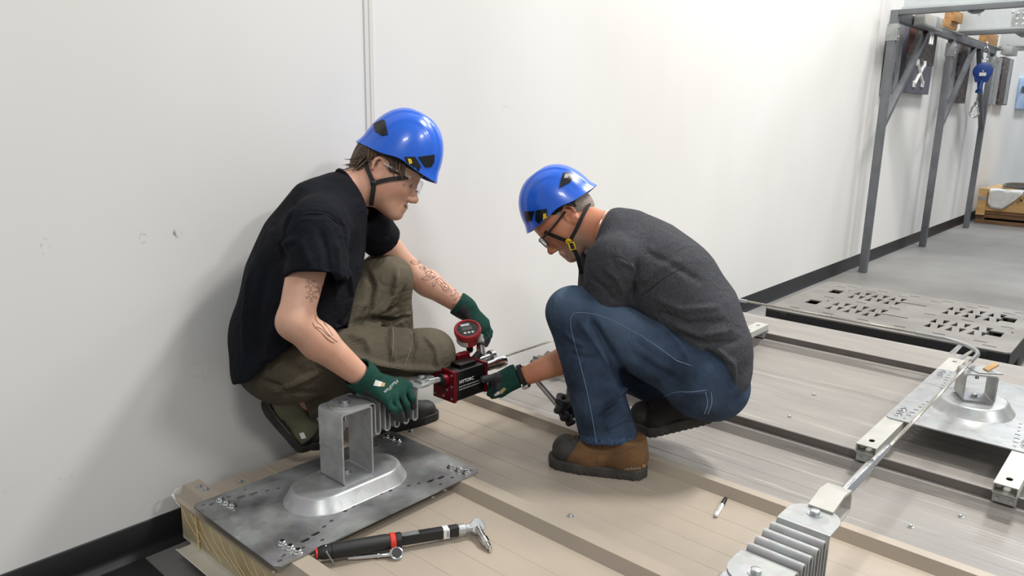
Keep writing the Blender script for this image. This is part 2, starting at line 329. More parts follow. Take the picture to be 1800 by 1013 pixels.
scr = MB().lathe((0, 0, 0), (0, 0, 1), [(0.010, 0), (0.010, 0.0015), (0.006, 0.002), (0.006, 0.006), (0.004, 0.0075)], 10).build('roof_screw', 'galv_bright', deck)
pts = [(1.02, 1.985, PAN), (0.894, 1.985, PAN + 0.032), (0.9, 1.955, PAN + 0.032), (1.62, 1.9, PAN), (2.32, 0.33, PAN), (2.16, 0.42, PAN), (1.55, 1.14, PAN), (2.70, 0.98, PAN), (3.0, 1.0, PAN), (3.6, 0.9, PAN + 0.002)]
scr.location = pts[0]
for p in pts[1:]: copyo(scr, deck, p)
tag(MB().prism([(2.40, 2.005, 0.18), (2.415, 2.005, 0.225), (2.47, 2.005, 0.236), (2.50, 2.005, 0.225), (2.53, 2.005, 0.242), (2.60, 2.005, 0.18)], (0, 0.02, 0)).build('rib_closure', 'seam_metal', deck))

# ------------------------------------------------------------------ roof anchors
def hexbolt(r=0.0105, h=0.009):
    mb = MB(); mb.cyl((0, 0, 0), (0, 0, 0.0015), r * 1.45, n=16); mb.cyl((0, 0, 0.0015), (0, 0, h), r, n=6); mb.cyl((0, 0, h), (0, 0, h + 0.0012), r, r * 0.8, n=6); return mb
def domebolt():
    return MB().lathe((0, 0, 0), (0, 0, 1), [(0.0125, 0), (0.0125, 0.002), (0.0095, 0.0035), (0.0088, 0.008), (0.006, 0.0105), (0.002, 0.011)], 12)
BOLT = domebolt().build('bolt', 'chrome').data; bpy.data.objects.remove(bpy.data.objects['bolt'])
HEX = hexbolt().build('hex_bolt', 'galv_bright').data; bpy.data.objects.remove(bpy.data.objects['hex_bolt'])
def slots_for(x0, x1, y0, y1, side):
    """rows of oval slots near the two bolted edges"""
    H = []
    for xe, s in ((x0, 1), (x1, -1)):
        for ye, t in ((y0, 1), (y1, -1)):
            H.append(stadium(xe + s * 0.115, ye + t * 0.055, 0.013, 0.0058, 5, ang=math.pi / 2 * side))
            H.append(stadium(xe + s * 0.150, ye + t * 0.062, 0.013, 0.0058, 5, ang=math.pi / 2 * side))
            for k, (dx, dy) in enumerate(((0.185, 0.075), (0.092, 0.03), (0.215, 0.085), (0.27, 0.10), (0.30, 0.105), (0.145, 0.025))): H.append(stadium(xe + s * dx, ye + t * dy, 0.0065, 0.0046, 4))
            H.append(stadium(xe + s * 0.022, ye + t * 0.022, 0.007, 0.004, 4)); H.append(stadium(xe + s * 0.04, ye + t * 0.034, 0.008, 0.004, 4, ang=0.5))
    return H
def slots_rail(x0, x1, y0, y1):
    H = []
    for ye, t in ((y0, 1), (y1, -1)):
        for xe, s in ((x0, 1), (x1, -1)):
            for k in range(7): H.append(stadium(xe + s * (0.03 + 0.038 * k), ye + t * (0.052 + 0.003 * k), 0.009 if k in (1, 2, 3) else 0.005, 0.0036, 4, ang=math.pi / 2))
    return H
def plate_mesh(x0, x1, y0, y1, z, holes, par, mname, c=0.012):
    out = [(x0 + c, y0), (x1 - c, y0), (x1, y0 + c), (x1, y1 - c), (x1 - c, y1), (x0 + c, y1), (x0, y1 - c), (x0, y0 + c)]
    return perforated(MB(), out, holes, z, z + 0.004).build('base_plate', mname, par, ang=30)
def dome_mesh(cx, cy, hl, hw, h, skirt, z, par, mname):
    mb = MB(); rings = []
    for (inset, zz) in ((0, 0), (skirt * 0.12, h * 0.05), (skirt * 0.9, h * 0.86), (skirt * 1.1, h * 0.97), (skirt * 1.4, h)):
        rings.append([(x, y, z + zz) for x, y in stadium(cx, cy, hl - inset, hw - inset, 14)])
    n = len(rings[0]); vs = sum(rings, []); fs = []
    for j in range(len(rings) - 1):
        for i in range(n): k = (i + 1) % n; fs.append((j * n + i, j * n + k, (j + 1) * n + k, (j + 1) * n + i))
    fs.append(tuple((len(rings) - 1) * n + i for i in range(n))); mb.add(vs, fs); return mb.build('raised_dome', mname, par, ang=50)
def tube_post(cx, cy, z0, z1, w, d, ang, par, mname, th=0.0055):
    """hollow section lying on its side: opening along local y"""
    c, s = math.cos(ang), math.sin(ang); mb = MB()
    def rr(hw, zz0, zz1, r):
        o = []
        for (sx, zc, a0) in ((1, zz0 + r, -90), (1, zz1 - r, 0), (-1, zz1 - r, 90), (-1, zz0 + r, 180)):
            for k in range(5): a = math.radians(a0 + 22.5 * k); o.append((sx * (hw - r) + r * math.cos(a), zc + r * math.sin(a)))
        return o
    O = rr(w / 2, z0, z1, 0.011); I = rr(w / 2 - th, z0 + th, z1 - th, 0.006); n = len(O)
    def P(x, y, z): return (cx + c * x - s * y, cy + s * x + c * y, z)
    vs = [P(x, -d / 2, z) for x, z in O] + [P(x, d / 2, z) for x, z in O] + [P(x, -d / 2, z) for x, z in I] + [P(x, d / 2, z) for x, z in I]; fs = []
    for i in range(n):
        j = (i + 1) % n; fs += [(i, j, n + j, n + i), (2 * n + i, 3 * n + i, 3 * n + j, 2 * n + j), (i, 2 * n + i, 2 * n + j, j), (n + i, n + j, 3 * n + j, 3 * n + i)]
    mb.add(vs, fs); p = mb.build('tube_post', mname, par, ang=40); return p, P
def add_bolts(par, pts, me, name='bolt'):
    for p in pts: o = link(name, me, par); o.location = p
def anchor_tall(x0, y0, label):
    A = tag(empty('roof_anchor'), label, 'roof anchor', 'bolted roof anchors'); x1, y1 = x0 + 0.697, y0 + 0.427; z = PAN + 0.0335; cx, cy = (x0 + x1) / 2 + 0.008, (y0 + y1) / 2 - 0.005
    bx, by = (x0 + 0.066, x1 - 0.05), ((y1 - 0.035, y1 - 0.062, y1 - 0.088), (y0 + 0.080, y0 + 0.048, y0 + 0.019))
    pl = plate_mesh(x0, x1, y0, y1, z, slots_for(x0, x1, y0, y1, 0), A, 'galv_dark')
    add_bolts(pl, [(bx[i] + 0.003 * k, yy, z + 0.004) for i in (0, 1) for g in by for k, yy in enumerate(g)], BOLT)
    dome_mesh(cx, cy, 0.192, 0.103, 0.04, 0.022, z + 0.004, A, 'galv'); zb = z + 0.044
    p, P = tube_post(cx, cy - 0.003, zb, zb + 0.213, 0.106, 0.108, 0, A, 'galv')
    MB().box((cx - 0.0545, cy - 0.056, zb + 0.098), (cx - 0.0525, cy + 0.052, zb + 0.101)).build('weld_line', 'galv_bright', p)
    add_bolts(p, [(cx + 0.0, cy, zb + 0.0055)], HEX, 'hex_bolt')
    MB().cyl((cx, cy, zb + 0.165), (cx, cy, zb + 0.21), 0.0065, n=10).build('bolt_shank', 'steel', p)
    return A, (cx, cy, zb + 0.213)
A1, T1 = anchor_tall(0.826, 1.463, 'galvanised anchor plate with tall open tube post in left foreground')
A4, T4 = anchor_tall(0.853, 0.257, 'galvanised anchor plate under the front folded strip, mostly out of frame')
def anchor_rail(px0, py0, cx, cy, ang, label, rails, guide):
    A = tag(empty('roof_anchor'), label, 'roof anchor', 'bolted roof anchors'); zr = PAN + 0.0975; px1, py1 = px0 + 0.715, py0 + 0.427
    for ry, rx0, rx1 in rails:
        mb = MB(); w = 0.031; t = 0.003; h = 0.03
        out = [(-w, 0), (w, 0), (w, h), (-w, h)]; inn = [(-w + t, t), (w - t, t), (w - t, h - t), (-w + t, h - t)]
        hs = [stadium(rx0 + 0.055, ry, 0.013, 0.0085, 6), stadium(rx1 - 0.055, ry, 0.013, 0.0085, 6)]
        perforated(mb, [(rx0, ry - w), (rx1, ry - w), (rx1, ry + w), (rx0, ry + w)], hs, zr - t, zr)
        mb.box((rx0, ry - w, zr - h), (rx1, ry - w + t, zr - t)); mb.box((rx0, ry + w - t, zr - h), (rx1, ry + w, zr - t)); mb.box((rx0, ry - w + t, zr - h), (rx1, ry + w - t, zr - h + t))
        r = mb.build('support_rail', 'rail_white', A)
        for sx in (2.4395, 3.5415):
            mb = MB(); mb.box((sx - 0.027, ry - 0.030, PAN + 0.036), (sx - 0.006, ry + 0.030, zr - h), 0.002); mb.box((sx + 0.006, ry - 0.030, PAN + 0.036), (sx + 0.027, ry + 0.030, zr - h), 0.002); mb.box((sx - 0.027, ry - 0.030, PAN + 0.060), (sx + 0.027, ry + 0.030, zr - h), 0.001)
            c = mb.build('seam_clamp', 'galv_light', r)
            for k in (-0.018, 0.018): MB().cyl((sx - 0.027, ry + k, PAN + 0.048), (sx - 0.031, ry + k, PAN + 0.048), 0.005, n=6).build('set_screw', 'steel', r)
    z = zr; pl = plate_mesh(px0, px1, py0, py1, z, slots_rail(px0, px1, py0, py1), A, 'galv_light')
    bl = []
    for ye in (py0 + 0.028, py1 - 0.028):
        for xe, s in ((px0 + 0.05, 1), (px1 - 0.05, -1)): bl += [(xe, ye, z + 0.004), (xe + s * 0.03, ye + 0.003, z + 0.004), (xe + s * 0.062, ye, z + 0.004)]
    add_bolts(pl, bl, BOLT)
    dome_mesh(cx, cy, 0.148, 0.130, 0.038, 0.026, z + 0.004, A, 'galv_light'); zb = z + 0.042
    p, P = tube_post(cx, cy, zb, zb + 0.102, 0.104, 0.10, ang, A, 'galv_light')
    add_bolts(p, [(cx, cy, zb + 0.0055)], HEX, 'hex_bolt')
    MB().cyl((cx, cy, zb + 0.072), (cx, cy, zb + 0.098), 0.006, n=8).build('bolt_shank', 'steel', p)
    # curved cable guide on top
    gx, gy, sgn = guide; R = 0.165; pts = []
    for k in range(13):
        a = math.radians(-8 - 76 * k / 12) if sgn < 0 else math.radians(8 + 76 * k / 12); pts.append((gx + R * math.cos(a), gy + R * math.sin(a), 0.462))
    e0 = V(*pts[0]) - V(0.01, 0.10 * sgn, 0) + V(0.012, 0, 0); e1 = V(*pts[-1]) - V(0.11, 0, 0)
    MB().tube([e0] + pts + [e1], 0.0078, 10).build('guide_tube', 'steel', A)
    g = MB(); zt = zb + 0.102
    for k in (4, 8):
        q = V(*pts[k]); d = unit(V(q[0] - gx, q[1] - gy, 0)); t = V(-d[1], d[0], 0); b0 = q - d * 0.045
        g.prism([b0 + t * 0.013 + V(0, 0, zt - 0.462), b0 - t * 0.013 + V(0, 0, zt - 0.462), q - t * 0.009, q + t * 0.009], d * 0.003)
    g.build('guide_bracket', 'galv_light', A)
    q = V(*pts[6]); d = unit(V(q[0] - gx, q[1] - gy, 0)); t = V(-d[1], d[0], 0)
    mb = MB(); mb.prism([V(cx, cy, zt) - t * 0.035 - d * 0.02, V(cx, cy, zt) + t * 0.035 - d * 0.02, V(cx, cy, zt) + t * 0.045 + d * 0.06, V(cx, cy, zt) - t * 0.045 + d * 0.06], (0, 0, 0.004)); mb.build('guide_base', 'galv_light', A)
    mb = MB(); b0 = V(cx, cy, zt + 0.004) + d * 0.018 + t * sgn * 0.012
    mb.prism([b0 - t * 0.014, b0 + t * 0.014, b0 + t * 0.014 + d * 0.035 + V(0, 0, 0.022), b0 - t * 0.014 + d * 0.035 + V(0, 0, 0.022)], V(-0.0, 0.0, 0.006)); mb.build('wear_pad', 'tan_pad', A)
    return A
A2 = anchor_rail(2.69, 0.222, 3.0, 0.447, math.radians(-64), 'short square anchor post on plate with white rails at right edge', ((0.622, 2.40, 3.62), (0.245, 2.40, 3.62)), (3.045, 0.63, -1))
A3 = anchor_rail(2.69, 1.462, 3.03, 1.672, math.radians(48), 'rail-mounted anchor plate half hidden behind the crouching worker in grey', ((1.475, 2.40, 3.56), (1.862, 2.40, 3.56)), (3.045, 1.49, 1))

# ------------------------------------------------------------------ folded shock absorbers
def absorber(xs, y0, y1, zt, label):
    """accordion strip: flange over the post, five folds, flange to the cable"""
    A = tag(empty('shock_absorber'), label, 'shock absorber', 'folded steel shock absorbers'); th = 0.0042; w = y1 - y0; cy = (y0 + y1) / 2; zb = zt - 0.098
    path = [(xs, zt), (xs + 0.006, zt - 0.001), (xs + 0.011, zt - 0.006)]
    p = 0.0352; x = xs + 0.0115
    for k in range(5):
        h = 0.0085
        path += [(x, zb + h)] + [(x + h - h * math.cos(a), zb + h - h * math.sin(a)) for a in np.linspace(0.3, math.pi - 0.3, 6)] + [(x + 2 * h, zb + h)]
        x2 = x + 2 * h; g = (p - 2 * h) / 2
        if k < 4:
            path += [(x2, zt - g)] + [(x2 + g - g * math.cos(a), zt - g + g * math.sin(a)) for a in np.linspace(0.3, math.pi - 0.3, 6)] + [(x2 + 2 * g, zt - g)]; x = x + p
        else: path += [(x2, zt - 0.006), (x2 + 0.003, zt - 0.001), (x2 + 0.009, zt)]; xe = x2 + 0.009
    MB().strip([(a, y0, b) for a, b in path], th, (0, w, 0)).build('folded_strip', 'galv', A, ang=40)
    def tongue(xa, sx, nm):
        mb = MB(); o = []
        for k in range(13): a = -math.pi / 2 + math.pi * k / 12; o.append((xa + sx * (0.045 + 0.052 * math.cos(a)), cy + w / 2 * math.sin(a)))
        ring = [(xa, y0)] + o + [(xa, y1)]; mb.prism([(q[0], q[1], zt - th / 2) for q in ring], (0, 0, th)); return mb.build(nm, 'galv', A)
    tongue(xs, -1, 'post_tongue'); tongue(xe, 1, 'cable_tongue')
    add_bolts(A, [(xs - 0.052, cy, zt + th / 2), (xe + 0.055, cy, zt + th / 2)], HEX, 'hex_bolt')
    return A, xe
AB1, XE1 = absorber(1.236, T1[1] - 0.055, T1[1] + 0.053, 0.4725, 'folded galvanised steel absorber strip under the left worker\'s gloved hand')
AB2, XE2 = absorber(1.262, 0.415, 0.523, 0.4725, 'folded galvanised steel absorber strip at bottom edge near the marker pen')
for o in [AB2]: pass

# ------------------------------------------------------------------ lifeline cable
CY1, CZc, CY3 = 1.662, 0.462, 0.466
cab = tag(empty('lifeline_cable'), 'twisted steel lifeline cable looping from the red tensioner round to the front absorber', 'cable')
def strand(pts, r=0.0042):
    pts = [V(*p) for p in pts]; P = []; 
    for a, b_ in zip(pts[:-1], pts[1:]):
        n = max(2, int(np.linalg.norm(b_ - a) / 0.05)); P += [a + (b_ - a) * k / n for k in range(n)]
    return P + [pts[-1]]
mb = MB()
def twist(mb, a, b_, r=0.0043, pitch=0.055):
    a = V(*a); b_ = V(*b_); Ln = np.linalg.norm(b_ - a); d = (b_ - a) / Ln; t = unit(np.cross(d, V(0, 0, 1))); w = np.cross(t, d); n = int(Ln / 0.008)
    for s in range(6):
        pts = []
        for k in range(n + 1): q = k / n; an = 2 * math.pi * (q * Ln / pitch + s / 6); pts.append(a + d * Ln * q + (t * math.cos(an) + w * math.sin(an)) * r * 0.62)
        mb.tube(pts, r * 0.38, 5)
twist(mb, (1.67, CY1, CZc), (3.03, 1.655, CZc)); mb.build('cable_run', 'cable_steel', cab)
mb = MB(); twist(mb, (3.21, 1.47, CZc), (3.21, 0.66, CZc), 0.0052); mb.build('cable_run', 'cable_steel', cab)
mb = MB(); twist(mb, (3.03, CY3, CZc), (1.99, CY3, CZc - 0.004), 0.0052); mb.build('cable_run', 'cable_steel', cab)
mb = MB(); mb.tube([(1.64, CY3, 0.456), (1.655, CY3, 0.456), (1.70, CY3, 0.456), (1.84, CY3, 0.457), (1.865, CY3, 0.458), (1.88, CY3, 0.458)], [0.006, 0.010, 0.0135, 0.0135, 0.0095, 0.006], 14); mb.build('swage_fitting', 'chrome', cab)
mb = MB(); mb.tube([(1.87, CY3, 0.458), (1.885, CY3, 0.458), (1.99, CY3, 0.458), (2.01, CY3, 0.458)], [0.006, 0.009, 0.0085, 0.006], 12); mb.tube([(1.868, CY3 - 0.01, 0.458), (1.872, CY3, 0.468), (1.868, CY3 + 0.01, 0.458)], 0.002, 6); mb.build('swage_sleeve', 'chrome', cab)
mb = MB()      # clevis block between strip and swage
mb.strip([(1.52, CY3 - 0.026, 0.477), (1.585, CY3 - 0.026, 0.490), (1.632, CY3 - 0.026, 0.484), (1.638, CY3 - 0.026, 0.466), (1.638, CY3 - 0.026, 0.438), (1.585, CY3 - 0.026, 0.432), (1.52, CY3 - 0.026, 0.460)], 0.006, (0, 0.052, 0)); mb.build('clevis', 'rail_white', cab, ang=20)

# ------------------------------------------------------------------ cable tensioner
T = tag(empty('cable_tensioner'), 'red and black hydraulic cable tensioner box held between the two workers', 'tensioner')
bx0, bx1, by0, by1, bz0, bz1 = 1.556, 1.683, 1.604, 1.696, 0.392, 0.488
MB().box((bx0, by0, bz0), (bx1, by1, bz1), 0.003).build('tool_body', 'black_plate', T)
for x0, x1 in ((bx0 - 0.012, bx0), (bx1, bx1 + 0.012)):
    e = MB().box((x0, by0 - 0.003, bz0 - 0.003), (x1, by1 + 0.003, bz1 + 0.004), 0.002).build('end_plate', 'red_anod', T)
    for (yy, zz) in ((0.008, 0.010), (0.008, 0.05), (0.008, 0.087), (0.085, 0.010), (0.085, 0.05), (0.085, 0.087), (0.045, 0.012), (0.03, 0.035)):
        MB().cyl((x0 - 0.0025, by0 + yy, bz0 + zz), (x0, by0 + yy, bz0 + zz), 0.0042, n=8).build('cap_screw', 'galv_bright', e)
MB().box((bx0 - 0.03, 1.668, bz1 - 0.034), (bx0 - 0.012, 1.705, bz1 + 0.012), 0.003).build('guide_lug', 'red_anod', T)
MB().cyl((bx0 - 0.012, 1.634, 0.464), (bx0 - 0.032, 1.634, 0.464), 0.017, n=16).build('spindle_boss', 'red_anod', T)
MB().box((bx0 + 0.035, 1.622, bz1), (bx1 - 0.02, 1.67, bz1 + 0.012), 0.003).build('top_slide', 'black_plate', T)
MB().box((bx0 + 0.075, 1.676, bz1), (bx1 + 0.005, 1.70, bz1 + 0.022), 0.003).build('top_block', 'red_anod', T)
mb = MB(); mb.cyl((bx0 - 0.032, 1.64, 0.463), (bx0 - 0.034, 1.64, 0.463), 0.021, n=20); mb.build('o_ring', 'black_rubber', T)
mb = MB(); mb.tube([(1.455, 1.648, 0.470), (1.47, 1.648, 0.469), (1.473, 1.648, 0.469), (1.53, 1.642, 0.464)], [0.0135, 0.0135, 0.0105, 0.0105], 16); mb.build('draw_bar', 'chrome', T)
mb = MB(); mb.box((1.435, 1.630, 0.460), (1.468, 1.668, 0.482), 0.004); mb.build('draw_clevis', 'galv_bright', T)
mb = MB(); mb.tube([(bx1 + 0.012, 1.632, 0.462), (bx1 + 0.05, 1.632, 0.461), (bx1 + 0.07, 1.632, 0.461), (bx1 + 0.085, 1.632, 0.461), (bx1 + 0.12, 1.632, 0.461)], [0.014, 0.017, 0.017, 0.021, 0.021], 16); mb.build('drive_socket', 'chrome', T)
mb = MB(); mb.tube([(bx1 + 0.01, 1.665, 0.475), (bx1 + 0.11, 1.667, 0.477)], 0.012, 12); mb.tube([(bx1 + 0.03, 1.665, 0.475), (bx1 + 0.045, 1.665, 0.475)], 0.016, 12); mb.tube([(bx1 + 0.09, 1.667, 0.477), (bx1 + 0.105, 1.667, 0.477)], 0.019, 12); mb.build('cable_grip', 'steel', T)
FXm = lambda x, z, y=by0 - 0.0006: frame((x, y, z), (1, 0, 0), (0, 0, 1))
text_mesh('brand_lettering', 'HYTORC', 0.016, 'print_white', T, FXm(1.600, 0.452))
for z_, x_ in ((0.437, 1.650), (0.428, 1.655)):      # lines of print too fine to read
    mb = MB(); x = 1.566
    while x < x_: w_ = random.uniform(0.004, 0.010); mb.box((x, by0 - 0.0011, z_ - 0.0016), (x + w_, by0 - 0.0005, z_ + 0.0016)); x += w_ + 0.0025
    tag(mb.build('small_print', 'print_grey', T), kind='stuff')

# ------------------------------------------------------------------ gauge
G = tag(empty('digital_gauge'), 'round red rubber-cased digital pressure gauge with small screen and buttons', 'gauge')
gc = atc(822, 583, 2.56); gn = unit(V(-0.36, -0.30, 0.88)); gx = unit(CR - gn * (CR @ gn)); gx = unit(gx + 0.25 * np.cross(gn, gx)); gy = np.cross(gn, gx)
mb = MB(); mb.lathe(gc, gn, [(0.035, -0.040), (0.040, -0.038), (0.041, -0.008), (0.045, -0.006), (0.0465, 0.004), (0.046, 0.013), (0.043, 0.016), (0.038, 0.016), (0.036, 0.012)], 40); mb.build('gauge_case', 'red_rubber', G, ang=40)
MB().cyl(gc + gn * 0.0115, gc + gn * 0.0128, 0.0365, n=36).build('gauge_face', 'gauge_black', G)
GM = lambda u, v, h=0.0132: gc + gx * u + gy * v + gn * h
def gquad(u0, u1, v0, v1, nm, mt): 
    mb = MB(); mb.box((u0, v0, 0.0126), (u1, v1, 0.0136), 0, R=np.stack([gx, gy, gn], 1), o=gc); return mb.build(nm, mt, G)
gquad(-0.019, 0.016, -0.006, 0.010, 'screen', 'lcd'); gquad(-0.020, 0.010, 0.015, 0.025, 'title_strip', 'print_white')
for u in (-0.012, 0.001, 0.014): MB().lathe(GM(u, -0.019, 0.0126), gn, [(0.005, 0), (0.005, 0.0015), (0.003, 0.002)], 12).build('button', 'print_white', G)
mb = MB(); a0 = math.radians(205); ring = []
for k in range(7): a = a0 + math.radians(9 * k); ring.append(gc + (gx * math.cos(a) + gy * math.sin(a)) * 0.0414 - gn * 0.034)
vsA = ring + [p + gn * 0.02 for p in ring]; mb.add(vsA, [(i, i + 1, 8 + i, 7 + i) for i in range(6)]); mb.build('case_label', 'label_white', G)
st0 = gc - gn * 0.018 + gx * 0.040 - gy * 0.022; end = V(1.735, 1.668, 0.487); sd = unit(end - st0); Lg = np.linalg.norm(end - st0)
mb = MB(); mb.tube([st0 - sd * 0.01, st0 + sd * 0.006, st0 + sd * 0.007, st0 + sd * 0.02, st0 + sd * 0.021, st0 + sd * 0.03], [0.009, 0.009, 0.0125, 0.0125, 0.009, 0.009], 14); mb.build('gauge_stem', 'rail_white', G)
mb = MB(); mb.tube([st0 + sd * 0.028, st0 + sd * 0.034], 0.0155, 16); mb.build('coupler_ring', 'black_rubber', G)
mb = MB(); mb.tube([st0 + sd * 0.034, st0 + sd * 0.05, st0 + sd * 0.051, st0 + sd * 0.066, st0 + sd * 0.067, st0 + sd * (Lg - 0.002)], [0.0125, 0.0125, 0.0135, 0.0135, 0.012, 0.011], 16); mb.build('quick_coupler', 'chrome', G)
mb = MB(); mb.tube([st0 + sd * 0.03 - gx * 0.012, st0 + sd * 0.03 - V(0.02, 0, 0.02), st0 + sd * 0.05 - V(0.03, 0, 0.045), end - V(0.03, 0, 0.02)], 0.0022, 6); mb.cyl(end - V(0.035, 0, 0.004), end - V(0.012, 0, -0.01), 0.013, n=14); mb.build('dust_cap', 'black_rubber', G)

# ------------------------------------------------------------------ tools on the deck
W = tag(empty('torque_wrench'), 'long black-gripped torque wrench with red collar lying beside the front plate', 'torque wrench')
wa, wb = V(*atz(564, 972, 0.214)), V(*atz(842, 926, 0.205)); wd = unit(wb - wa); wl = np.linalg.norm(wb - wa); wp = lambda s, h=0: wa + wd * s * wl + V(0, 0, h)
mb = MB(); mb.tube([wp(-0.02), wp(0.0), wp(0.02), wp(0.06), wp(0.065), wp(0.40), wp(0.41), wp(0.44)], [0.013, 0.0165, 0.018, 0.018, 0.020, 0.020, 0.0185, 0.0185], 20); mb.build('grip', 'black_rubber', W)
MB().cyl(wp(-0.03), wp(-0.015), 0.0125, n=18).build('end_cap', 'red_ring', W)
MB().tube([wp(0.415), wp(0.42), wp(0.445), wp(0.45)], [0.0195, 0.021, 0.021, 0.0195], 20).build('collar', 'red_ring', W)
MB().tube([wp(0.45), wp(0.455), wp(0.485), wp(0.49)], [0.018, 0.0195, 0.0195, 0.017], 14).build('lock_ring', 'black_plastic', W)
sideW = unit(np.cross(wd, V(0, 0, 1)))
mb = MB(); mb.box((0, -0.0115, -0.0135), (wl * 0.37, 0.0115, 0.0135), 0.004, R=np.stack([wd, -sideW, V(0, 0, 1)], 1), o=wp(0.49)); shaft = mb.build('shaft', 'black_plastic', W)
mb = MB(); mb.box((wl * 0.26, -0.012, -0.0138), (wl * 0.31, 0.012, 0.0138), 0.004, R=np.stack([wd, -sideW, V(0, 0, 1)], 1), o=wp(0.49)); mb.build('scale_label', 'label_white', W)
mb = MB(); mb.box((0.0, -0.009, 0.0134), (wl * 0.11, 0.009, 0.0139), 0, R=np.stack([wd, -sideW, V(0, 0, 1)], 1), o=wp(0.49)); mb.build('scale_window', 'galv_bright', W)
for k in range(5):
    mb = MB(); mb.box((wl * 0.285, -0.0124, -0.008 + 0.0035 * k), (wl * 0.30, -0.0121, -0.0065 + 0.0035 * k), 0, R=np.stack([wd, -sideW, V(0, 0, 1)], 1), o=wp(0.49)); mb.build('label_print', 'black_plastic', W)
MB().tube([wp(0.855), wp(0.86), wp(0.905), wp(0.912), wp(0.93)], [0.013, 0.0148, 0.0148, 0.0125, 0.0125], 18).build('head_sleeve', 'galv_bright', W)
hd = wp(0.985); hn = unit(V(-0.1, -0.55, 0.55) + sideW * 0.0); hn = unit(hn - wd * (hn @ wd))
mb = MB(); mb.lathe(hd, hn, [(0.017, -0.014), (0.0205, -0.012), (0.0205, 0.008), (0.0185, 0.0095), (0.012, 0.0095)], 24); mb.tube([wp(0.925), wp(0.95), hd - wd * 0.014], [0.0125, 0.0135, 0.0125], 14); mb.build('ratchet_head', 'galv_bright', W)
tip = V(*atz(863, 969, PAN + 0.006)); sd = unit(tip - hd); sl = np.linalg.norm(tip - hd)
mb = MB(); mb.tube([hd + sd * 0.008, hd + sd * 0.018, hd + sd * 0.019, hd + sd * sl * 0.5, hd + sd * sl * 0.51, hd + sd * sl * 0.72, hd + sd * sl * 0.73, hd + sd * sl * 0.88, hd + sd * sl * 0.89, tip], [0.012, 0.012, 0.0095, 0.0095, 0.012, 0.011, 0.0085, 0.0085, 0.005, 0.005], 14); mb.build('extension_bit', 'chrome', W)
mb = MB(); lo = wp(0.03); sdn = sideW * 0.018; mb.tube([lo + V(0, 0, 0.017), lo + sdn * 0.9 + V(0, 0, 0.008), lo + sdn * 1.1 - V(0, 0, 0.015) + wd * 0.012, lo + sdn * 0.9 - V(0, 0, 0.028) + wd * 0.016], 0.0022, 8); mb.build('hook_wire', 'steel', W)
S = tag(empty('small_ratchet'), 'small chrome ratchet handle tucked under the torque wrench grip', 'ratchet')
ra, rb = V(*atz(612, 981, PAN + 0.007)), V(*atz(697, 974, PAN + 0.011)); rd = unit(rb - ra)
MB().tube([ra, ra + rd * 0.02, ra + rd * 0.07, ra + rd * 0.075, ra + rd * 0.08, rb - rd * 0.015], [0.006, 0.0068, 0.006, 0.0075, 0.0055, 0.0065], 12).build('handle', 'chrome', S)
MB().lathe(rb, V(-0.2, -0.5, 0.75), [(0.015, -0.008), (0.0175, -0.006), (0.0175, 0.005), (0.015, 0.0065), (0.013, 0.0065)], 24).build('ratchet_head', 'chrome', S)
hn2 = unit(V(-0.2, -0.5, 0.75)); MB().cyl(rb + hn2 * 0.006, rb + hn2 * 0.0085, 0.0125, n=20).build('drive_disc', 'black_plastic', S)
K = tag(empty('marker_pen'), 'white marker pen with black cap lying on brown panel', 'marker')
ka, kb = V(*atz(1258, 907, PAN + 0.007)), V(*atz(1276, 876, PAN + 0.007)); kd = unit(kb - ka); kl = np.linalg.norm(kb - ka)
MB().tube([ka, ka + kd * 0.003, ka + kd * kl * 0.55, ka + kd * kl * 0.56, ka + kd * kl * 0.66], [0.004, 0.0058, 0.0062, 0.0055, 0.0055], 14).build('barrel', 'label_white', K)
MB().tube([ka + kd * kl * 0.62, ka + kd * kl * 0.65, ka + kd * kl * 0.95, kb], [0.0060, 0.0066, 0.0060, 0.0045], 14).build('cap', 'black_plastic', K)
mb = MB(); ks = unit(np.cross(kd, V(0, 0, 1)))
for k in range(5): mb.tube([ka + kd * kl * (0.16 + 0.08 * k) + ks * 0.003 + V(0, 0, 0.0055), ka + kd * kl * (0.20 + 0.08 * k) - ks * 0.002 + V(0, 0, 0.0062)], 0.0008, 5)
mb.build('lettering', 'black_plastic', K)

# ================================================================== BACKGROUND
# ------------------------------------------------------------------ plastic pallet
PLT = tag(empty('plastic_pallet'), 'flat grey plastic pallet with triangular cut-outs on the floor past the deck', 'pallet')
X0, X1, YA, YB, ZT = 4.19, 5.23, 0.505, 1.73, 0.197; holes = []
for rx in (4.54, 4.93):
    for blk in range(2):
        ys = YB - 0.27 if blk == 0 else YB - 0.80
        for sub in range(2):
            for k in range(6):
                y = ys - k * 0.052; x = rx + (0.062 if sub else -0.062); w = 0.017; h = 0.05
                if k % 2 == 0: holes.append([(x - h, y - w), (x + h, y), (x - h, y + w)])
                else: holes.append([(x - h, y), (x + h, y - w), (x + h, y + w)])
    for y in (YB - 0.15, YA + 0.125): holes.append([(rx - 0.055, y - 0.035), (rx + 0.055, y - 0.035), (rx + 0.055, y + 0.035), (rx - 0.055, y + 0.035)])
    for y in (YB - 0.205, YA + 0.06): holes.append([(rx + 0.08, y - 0.006), (rx + 0.10, y - 0.006), (rx + 0.10, y + 0.006), (rx + 0.08, y + 0.006)])
    holes.append([(rx - 0.008, 1.05), (rx + 0.008, 1.05), (rx + 0.008, 1.19), (rx - 0.008, 1.19)])
